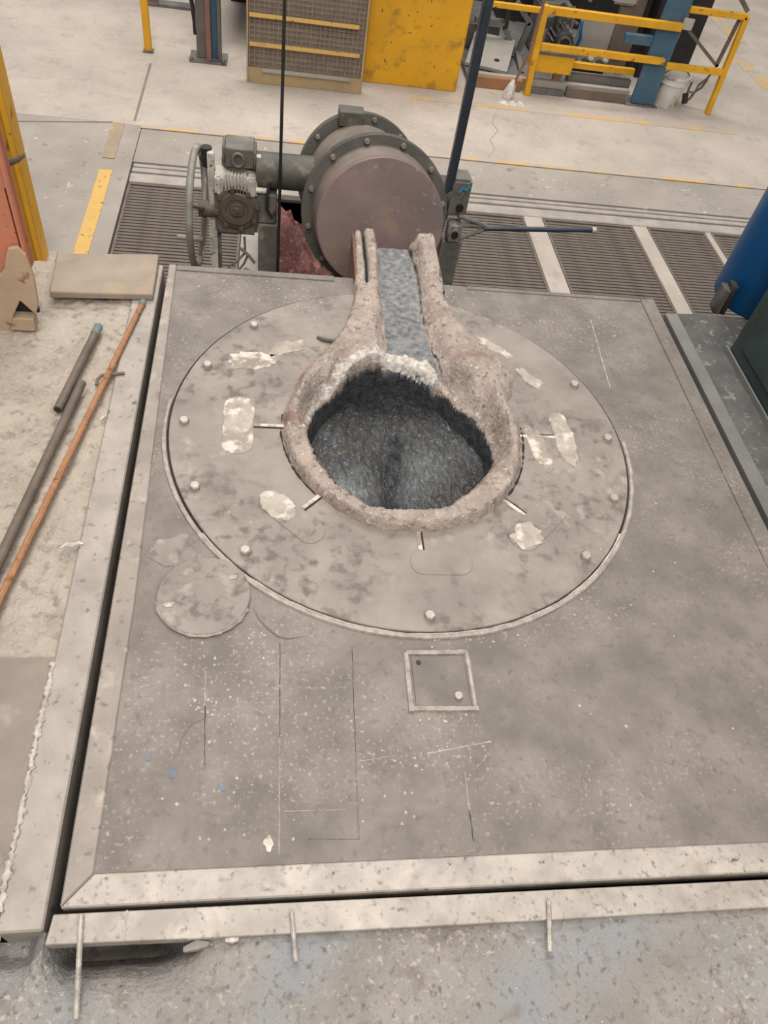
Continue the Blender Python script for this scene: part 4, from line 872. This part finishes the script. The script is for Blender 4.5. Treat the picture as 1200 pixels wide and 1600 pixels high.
# yellow sheet guard
yg = thing('sheet_guard', (1.6, 7.15, F), 'large scuffed yellow sheet steel guard beside the wire mesh guard', 'guard')
part('sheet', MB().box(1.168, 2.045, 7.12, 7.135, F + .002, 0.3), M['yellow_worn'], yg, 0.003)
part('return_edge', MB().box(1.158, 1.172, 7.136, 7.30, F + .002, 0.3), M['yellow_worn'], yg); part('return_edge', MB().box(2.04, 2.054, 7.136, 7.30, F + .002, 0.3), M['yellow_worn'], yg)
# machine parts standing behind the two guards
bm_ = thing('press_body', (0.9, 8.4, F), 'dark press body standing behind the wire mesh and yellow guards', 'machine')
part('frame', MB().box(0.15, 2.1, 7.75, 8.9, F, 0.9), M['machine_dark'], bm_, 0.01)
part('ledge', MB().box(1.02, 1.20, 7.32, 7.74, F + .18, F + .23), M['machine_grey'], bm_, 0.004); part('ledge', MB().box(1.02, 1.20, 7.32, 7.74, F + .40, F + .45), M['machine_grey'], bm_, 0.004)
part('ledge', MB().box(1.02, 1.20, 7.32, 7.74, F + .60, F + .70), M['yellow_line'], bm_, 0.004)
# left: thin yellow post, steel column with base plate, yellow bin
tp = thing('railing_post', (-0.755, 7.25, F), 'slim yellow post standing alone on the floor at the top left', 'post')
part('shaft', MB().bar((-0.765, 7.25, F + .01), (-0.765, 7.25, 0.3), 0.062, 0.04, (0, 1, 0)), M['yellow'], tp, 0.004)
part('base_plate', MB().box(-0.81, -0.72, 7.21, 7.30, F, F + 0.012), M['machine_grey'], tp)
ic = thing('steel_column', (-0.22, 7.2, F), 'grey-brown and blue steel column bolted to the floor, left of the mesh guard', 'column')
part('web', MB().box(-0.335, -0.245, 7.20, 7.24, F + .02, 0.5), M['post_grey'], ic)
part('flange', MB().box(-0.245, -0.205, 7.14, 7.30, F + .02, 0.5), M['post_red'], ic)
part('web', MB().box(-0.205, -0.145, 7.22, 7.25, F + .02, 0.5), M['blue_col'], ic)
part('flange', MB().box(-0.145, -0.120, 7.16, 7.30, F + .02, 0.5), M['post_grey'], ic)
part('base_plate', MB().box(-0.40, -0.07, 7.12, 7.36, F, F + .015), M['machine_grey'], ic)
for x, y in ((-0.38, 7.13), (-0.10, 7.13)): part('bolt', hexbolt(MB(), (x, y, F + .02), .018, .02), M['post_grey'], ic)
solo('cable', MB().tube([(-0.40, 7.22, 0.2), (-0.385, 7.22, -0.60), (-0.36, 7.22, -0.76), (-0.345, 7.22, -0.90), (-0.342, 7.21, -1.0)], 0.018, 8), M['black'], (-.37, 7.22, -.6), 'black cable hanging down beside the grey-brown column', 'cable')
yb2 = thing('yellow_bin', (-0.02, 7.8, F), 'yellow steel bin partly hidden behind the column and mesh guard', 'bin')
part('wall', MB().box(-0.115, 0.11, 7.65, 7.9, -0.80, -0.2), M['yellow_worn'], yb2, 0.006)
part('stand', MB().box(-0.11, 0.09, 8.75, 8.95, F, -0.70), M['machine_dark'], yb2); part('added_bearer', MB().box(-0.11, 0.10, 7.66, 8.95, -0.83, -0.801), M['machine_dark'], yb2)  # dark stand added where only shadow lies under the bin
dp = thing('floor_stand', (-0.6, 8.6, F), 'dark foot of a stand on a thin floor rail at the top left', 'stand')
part('foot', MB().box(-0.90, -0.80, 8.35, 8.45, F + 0.03, 0.2), M['post_red'], dp)
part('rail', MB().box(-0.92, -0.30, 8.34, 8.46, F, F + 0.03), M['machine_grey'], dp, 0.004)
